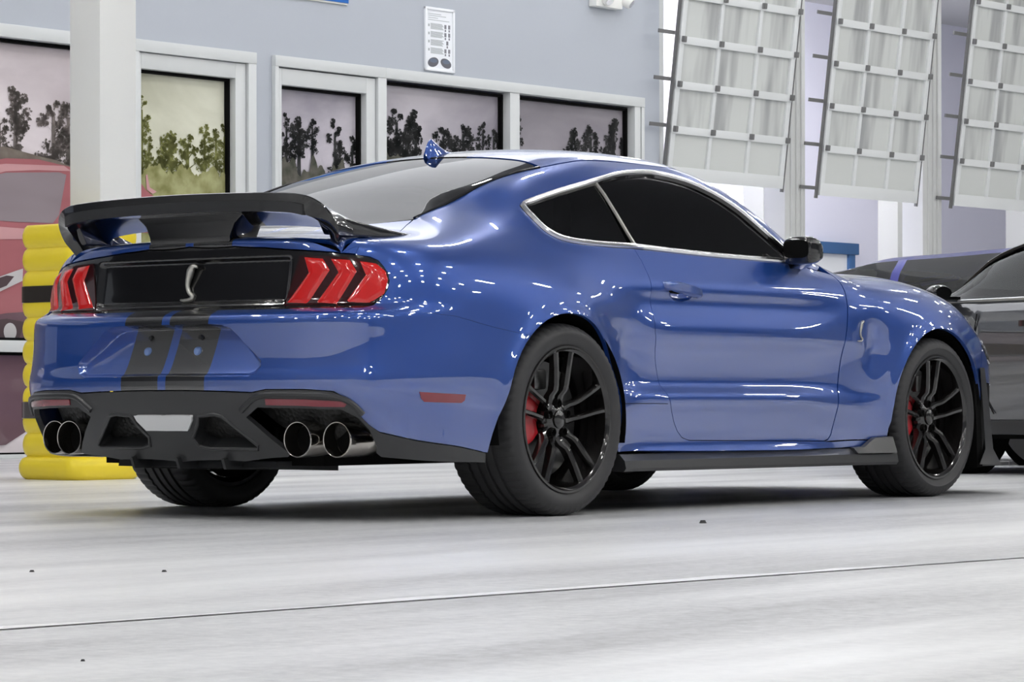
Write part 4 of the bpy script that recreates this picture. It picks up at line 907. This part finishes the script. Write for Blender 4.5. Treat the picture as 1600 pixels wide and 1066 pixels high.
MB().loft([[(x,-yy,.125),(x,-yy,.14),(x,yy,.14),(x,yy,.125)] for x,yy in ((3.1,.93),(3.35,.95),(3.55,.85),(3.7,.55),(3.76,.3))],caps=True).build('front_splitter',M['satin'],car)
# ------------------------------------------------------------------ wheels
def wheel(cx,R,width,y_out,s,rear_):
    """s=-1: right-hand side; outer face at y = s*y_out"""
    w0=empty('wheel_hub_group'); 
    ax=(0,s,0); g=lambda y:y_out-y    # depth inward from the outer sidewall
    RR=.262
    t=MB(); prof=[]
    W_=width
    pr=[(RR+.003,.030),(RR+.006,.014),(RR+.016,.007),(RR+.03,.004),(R-.045,.000),(R-.028,.003),(R-.014,.012),(R-.005,.026),(R-.001,.044)]
    inner=[(r,W_-d) for r,d in pr[::-1]]
    tread=[]
    gr=[.30,.44,.56,.70]
    for gq in gr:
        c=W_*gq; tread+=[(R,c-.008),(R-.008,c-.0065),(R-.008,c+.0065),(R,c+.008)]
    prof=pr+tread+inner+[(RR-.01,W_-.03)]
    n=192; m_=len(prof); v=[];f=[]
    for k in range(n):
        a=2*math.pi*k/n; gro=(k%3==0)
        for (r,d) in prof:
            rr_=r-(.0045 if gro and r>R-.016 and r>R-.0079+(-.01) and abs(d-W_/2)>W_*.22 else 0)
            v.append((cx+rr_*math.cos(a),s*(y_out-d),R+rr_*math.sin(a)))
    for k in range(n):
        for j in range(m_-1):
            q=(k*m_+j,k*m_+j+1,((k+1)%n)*m_+j+1,((k+1)%n)*m_+j); f.append(q)
    tyre=autos(mk('tyre',v,f,M['rubber'],None,False),30)
    tyre.parent=w0
    c=(cx,s*y_out,R)
    rim=MB()
    rim.lathe([(.262,-.034),(.268,-.012),(.266,-.008),(.258,-.008),(.254,-.014),(.247,-.020),(.243,-.05),(.236,-.09),(.232,-W_+.05),(.252,-W_+.03)],c,ax,96)
    # spokes: five pairs, each spoke steps inward towards the hub
    e1=np.array([1.,0,0]); e3=np.array([0,0,1.]); oo=np.array(c)
    def pt(r,lat,ang,dep):
        d=np.array([math.cos(ang),math.sin(ang)]); l=np.array([-d[1],d[0]])
        p=d*r+l*lat; return oo+e1*p[0]*(1)+e3*p[1]-np.array([0,s,0])*dep*1.0
    for k in range(5):
        A=math.radians(90+72*k)
        for sg in (1,-1):
            st=[(.249,.052,.020,.016,.03),(.235,.0455,.022,.0115,.030),(.18,.037,.026,.0105,.034),(.125,.0305,.031,.0105,.038),(.105,.0285,.036,.011,.038),(.085,.0270,.054,.013,.036),(.055,.0235,.060,.016,.036),(.030,.014,.060,.018,.03)]
            rings=[]
            for (r,lat,dep,hw,th) in st:
                rings.append([pt(r,sg*(lat)-hw,A,dep+.010),pt(r,sg*lat-hw*.45,A,dep),pt(r,sg*lat+hw*.45,A,dep),pt(r,sg*lat+hw,A,dep+.010),pt(r,sg*lat+hw*.9,A,dep+th),pt(r,sg*lat-hw*.9,A,dep+th)])
            rim.loft(rings,caps=True)
    rim.lathe([(.030,-.052),(.050,-.056),(.072,-.066),(.078,-.09),(.06,-.12)],c,ax,48)
    ro=rim.build('rim',M['rim'],w0,32)
    MB().lathe([(.0001,-.040),(.026,-.041),(.033,-.046),(.034,-.06)],c,ax,32).build('centre_cap',M['rim'],w0)
    for k in range(5):
        A=math.radians(90+72*k); p=pt(.057,0,A,.060)
        MB().lathe([(.0001,-.012),(.0095,-.012),(.0095,.01)],p,ax,6).build('wheel_nut',M['dark'],w0)
        MB().lathe([(.0135,.012),(.0155,.012),(.0155,-.01),(.0135,-.01)],p,ax,20,closed=True).build('nut_recess',M['dark'],w0)
    rd=.212 if rear_ else .215
    MB().lathe([(.07,-.125),(rd-.055,-.125),(rd-.055,-.135),(rd,-.135),(rd,-.168),(rd-.06,-.168)],c,ax,72).build('brake_disc',M['disc'],w0)
    MB().lathe([(.0001,-.13),(.08,-.13),(.08,-.11),(.055,-.10)],c,ax,32).build('hub',M['dark'],w0)
    MB().lathe([(.0001,-W_+.035),(.232,-W_+.035)],c,ax,48).build('wheel_shade_disc',M['dark'],w0,0)  # added black disc, stands in for the shade inside the wheel
    ca=MB(); a0,a1=(math.radians(150),math.radians(210)); ca.loft([[oo+np.array([rr_*math.cos(a),0,rr_*math.sin(a)])-np.array([0,s*dd,0]) for rr_,dd in ((.095,.082),(.150,.070),(.195,.074),(.205,.09),(.205,.17),(.095,.17))] for a in np.linspace(a0,a1,9)],caps=True)
    ca.build('brake_caliper',M['caliper'],w0,40,bevel=.003)
    MB().box(oo+np.array([-.055 if rear_ else .0,-s*.115,.145]),(.075,.05,.075)).build('parking_brake_motor' if rear_ else 'steering_knuckle',M['disc'],w0,bevel=.012)
    return w0
for nm,(cx,cz),wd,yo,s,re_ in (('w',WHR,.315,.965,-1,True),('w',WHR,.315,.965,1,True),('w',WHF,.295,.952,-1,False),('w',WHF,.295,.952,1,False)):
    w0=wheel(cx,cz,wd,yo,s,re_); w0.name='wheel'; w0.parent=car
# ------------------------------------------------------------------ other cars
def simple_car(name,label,loc,rz,col,two_tone=None,glass=None,L=(-2.2,2.3),Wd=.92,belt=.98,roof=1.46,wb=1.33,roofk=None,trim=True,qg=.88,coat=1):
    c=tag(empty(name,loc,rz),label,'car'); pm=paint(name+'_paint',col); pm.node_tree.nodes['Principled BSDF'].inputs['Coat Weight'].default_value=coat
    xs=np.linspace(L[0],L[1],121)
    # side profile: roof height (x, z), bonnet and boot height
    rk=roofk or [(-2.2,.95),(-1.9,1.05),(-1.5,1.28),(-1.0,1.42),(-.3,roof),(.2,roof-.012),(.60,roof-.075),(1.05,1.26),(1.40,1.03),(1.6,.98),(2.0,.86),(2.2,.72),(2.3,.60)]
    top=lambda x: float(pchip([a for a,b in rk],[b for a,b in rk],[x])[0])
    wd=lambda x: Wd*(1-max(0,(abs(x)-1.55)/.75)**2.2*.28)
    bz=lambda x: min(belt+.02*(-x)/2,top(x)-.02)
    rings=[]
    for x in xs:
        w_=wd(x); bb=bz(x)
        a=abs(x-wb); a2=abs(x+wb)
        d=min(a,a2); zl=.24 if d>=.385 else max(.24,.34+math.sqrt(.385**2-d*d)*.97)
        zs_=[.24,.26,.36,.50,.62,.72,.82,bb-.03,bb]; q=(bb-zl)/(bb-.24)
        rings.append([(x,w_*k,bb-(bb-z)*q) for k,z in zip((.93 if d<.385 else .80,.95,.975,.985,1.0,1.0,.985,.965,.93),zs_)])
    n=len(rings[0])
    for s in (1,-1):
        mb=MB(); v=[[(p[0],p[1]*s,p[2]) for p in r] for r in rings]; mb.loft(v,closed=False)
        mb.build('body_side',pm,c,50)
    for k_,nm_ in ((0,'rear_panel'),(-1,'front_panel')):
        r=rings[k_]; dx=-.05 if k_==0 else .05
        g=[[(p[0]+dx*(1-(j/4-1)**2)*math.sin(math.pi*min(1,max(0,(p[2]-.2)/.8)))**.5,p[1]*(1-j/4),p[2]) for p in r] for j in range(9)]
        MB().loft(g,closed=False).build(nm_,pm,c,60)
    for s in (1,-1):
        MB().box((L[0]-.005,s*.52,.80),(.07,.34,.13)).build('tail_lamp',M['red'],c,bevel=.02)
        MB().box((L[1]-.005,s*.50,.56),(.07,.30,.11)).build('headlamp',M['white'],c,bevel=.02)
    mb=MB()
    R=[]
    for x in xs:
        t=top(x); bb=bz(x); w_=wd(x)*.93; h=t-bb
        R.append([(x,w_*k,bb+h*q) for k,q in ((1,0),(.93,.35),(.86,.70),(.78,.90),(.62,.985),(.3,1.0),(0,1.0),(-.3,1.0),(-.62,.985),(-.78,.90),(-.86,.70),(-.93,.35),(-1,0))])
    # split into glass and paint
    def part(nm,cond,mt):
        m2=MB(); m2.loft(R,closed=False); m2.f=[q for q in m2.f if cond(*np.mean([m2.v[i] for i in q],0))]; return m2.build(nm,mt,c,50)
    gx0,gx1=-1.55,1.42
    def isglass(x,y,z):
        bb=bz(x); t=top(x); q=(z-bb)/max(.03,t-bb)
        if abs(y)>wd(x)*.93*.74: return gx0+.15<x<gx1-.05 and .02<q<qg and t-bb>.10 and abs(x-.02)>.045
        return (0.62<x<1.44 and t-bb>.03) or (-1.75<x<-1.15 and t-bb>.05)
    part('roof_shell',lambda *p: not isglass(*p),pm if not two_tone else two_tone)
    part('glasshouse',isglass,glass or M['tglass'])
    MB().box((0,0,.45),(L[1]-L[0]-.5,Wd*1.62,.40)).box((0,0,.24),(L[1]-L[0]-1.4,Wd*1.7,.08)).build('underbody',M['dark'],c,0)
    for e in (1,-1):
        for s in (1,-1): MB().lathe([(.39,0),(.39,-.30),(.01,-.30)],(e*wb,s*Wd*.96,.34),(0,s,0),40).build('wheel_arch_liner',M['dark'],c,0)
    for e in (1,-1):
        for s in (1,-1):
            ty=MB().lathe([(.215,-.20),(.33,-.20),(.34,-.18),(.34,-.03),(.33,-.008),(.30,0),(.24,-.005),(.215,-.012)],(e*wb,s*Wd*.985,.34),(0,s,0),64).build('wheel',M['rubber'],c,30)
            rm=MB().lathe([(.215,-.012),(.21,-.02),(.20,-.12)],(e*wb,s*Wd*.985,.34),(0,s,0),48)
            rm.lathe([(.001,-.02),(.06,-.02),(.07,-.06)],(e*wb,s*Wd*.985,.34),(0,s,0),32)
            for k in range(10):
                A=2*math.pi*k/10; d=np.array([math.cos(A),0,math.sin(A)]); l=np.array([-d[2],0,d[0]]); o=np.array([e*wb,s*(Wd*.985-.022),.34])
                rm.loft([[o+d*.05-l*.02,o+d*.05+l*.02,o+d*.05+l*.02-np.array([0,s*.03,0]),o+d*.05-l*.02-np.array([0,s*.03,0])],[o+d*.208-l*.013,o+d*.208+l*.013,o+d*.208+l*.013-np.array([0,s*.03,0]),o+d*.208-l*.013-np.array([0,s*.03,0])]],caps=True)
            rm.build('rim',M['disc'],ty,30)
    for s in (1,-1):
        y=lambda x:s*wd(x)*.935
        mt=M['chrome'] if trim else M['gloss']
        MB().tube([(x,y(x)+s*.006,bz(x)+.004) for x in np.linspace(-1.5,1.30,30)],.012,6).build('belt_trim',mat('satin_belt_trim',(.45,.46,.48),.3,.8),c)
        if qg>.87: MB().tube([(x,s*wd(x)*.93*.80,bz(x)+(top(x)-bz(x))*.885) for x in np.linspace(-1.35,1.30,30)],.013,6).build('roof_trim',M['gloss'],c)
        for x in (.62,-.62):
            H=[[(x-.10+.2*k/10,s*(wd(0)*.985+.03*math.sin(math.pi*k/10)**.5),.84+.016*q) for q in (-1,1)]+[(x-.10+.2*k/10,s*(wd(0)*.96),.84+.018*q) for q in (1,-1)] for k in range(11)]
            MB().loft(H,caps=True).build('door_handle',M['gloss'],c,50)
        MB().tube([(1.02,s*(wd(1)*.985+.001),.90),(1.04,s*(wd(1)*1.0+.001),.72),(1.0,s*(wd(1)*.99),.5),(.9,s*(wd(1)*.98),.34)],.004,4).build('door_seam',M['dark'],c)
        MB().tube([(-.05,s*(wd(0)*.965+.002),.95),(-.05,s*(Wd+.001),.70),(-.05,s*(Wd*.985),.5),(-.05,s*(Wd*.975),.34)],.004,4).build('door_seam',M['dark'],c)
        MB().box((0,s*Wd*.955,.265),(1.95,.05,.08)).build('sill_cover',M['plastic'],c,bevel=.01)
        mr=[]
        for x,a,b_ in ((1.18,.065,.035),(1.20,.08,.045),(1.24,.08,.045),(1.28,.05,.025)):
            mr.append([(x,s*(Wd+.08+a*math.cos(t)),1.02+b_*math.sin(t)) for t in np.linspace(0,2*math.pi,16,endpoint=False)])
        o=MB().loft(mr,caps=True).box((1.22,s*(Wd-.01),.985),(.06,.12,.03)).build('side_mirror',M['gloss'],c,50)
        for y0 in (.0,):
            st=MB().loft([[(.28+dx,s*.36+dy,z) for dx,dy in ((-.07,-.24),(.07,-.24),(.07,.24),(-.07,.24))] for dx0,z in ((0,.55),(0,1.02))],caps=True); st.loft([[(.22+dx*k,s*.36+dy*k,z) for dx,dy in ((-.05,-.12),(.05,-.12),(.05,.12),(-.05,.12))] for z,k in ((1.02,.8),(1.08,1.05),(1.17,1.05),(1.21,.7))],caps=True); st.build('front_seat',M['seat'],c,bevel=.03)
            st=MB().loft([[(-.75+dx,s*.36+dy,z) for dx,dy in ((-.07,-.3),(.07,-.3),(.07,.3),(-.07,.3))] for z in (.55,1.0)],caps=True); st.loft([[(-.8+dx*k,s*.36+dy*k,z) for dx,dy in ((-.05,-.12),(.05,-.12),(.05,.12),(-.05,.12))] for z,k in ((1.0,.8),(1.06,1.05),(1.14,.9))],caps=True); st.build('rear_seat',M['seat'],c,bevel=.03)
    MB().box((L[1]+.045,0,.42),(.04,.8,.16)).build('grille',M['gloss'],c,bevel=.02)
    MB().box((1.25,0,.90),(.3,1.4,.14)).build('dashboard',M['seat'],c,bevel=.03)
    return c
RD=np.array([math.sin(YAW),-math.cos(YAW)])
ga=math.atan2(-RD[1],-RD[0])-math.radians(50)     # heading: nose to the left in view
fwd=np.array([math.cos(ga),math.sin(ga)]); lft=np.array([-math.sin(ga),math.cos(ga)])
# near (left-hand) side of the car passes through this floor point
gp=np.array([6.25,.65]); gc=gp-lft*.92-fwd*.85
simple_car('grey_hatchback','dark grey car behind the nose of the blue coupe, cut off by the right edge',(gc[0],gc[1],0),ga,(.032,.034,.041),glass=glassmat('pale_side_glass',(.84,.91,.87)),wb=1.42)
bc=np.array([9.67,2.71])
simple_car('blue_hatchback','bright royal blue car mostly hidden behind the dark grey car, only roof and windows showing',(bc[0],bc[1],0),ga+math.radians(2),(.006,.010,.24),roof=1.40,glass=glassmat('green_tinted_glass',(.66,.72,.70)),qg=.86,coat=.25)
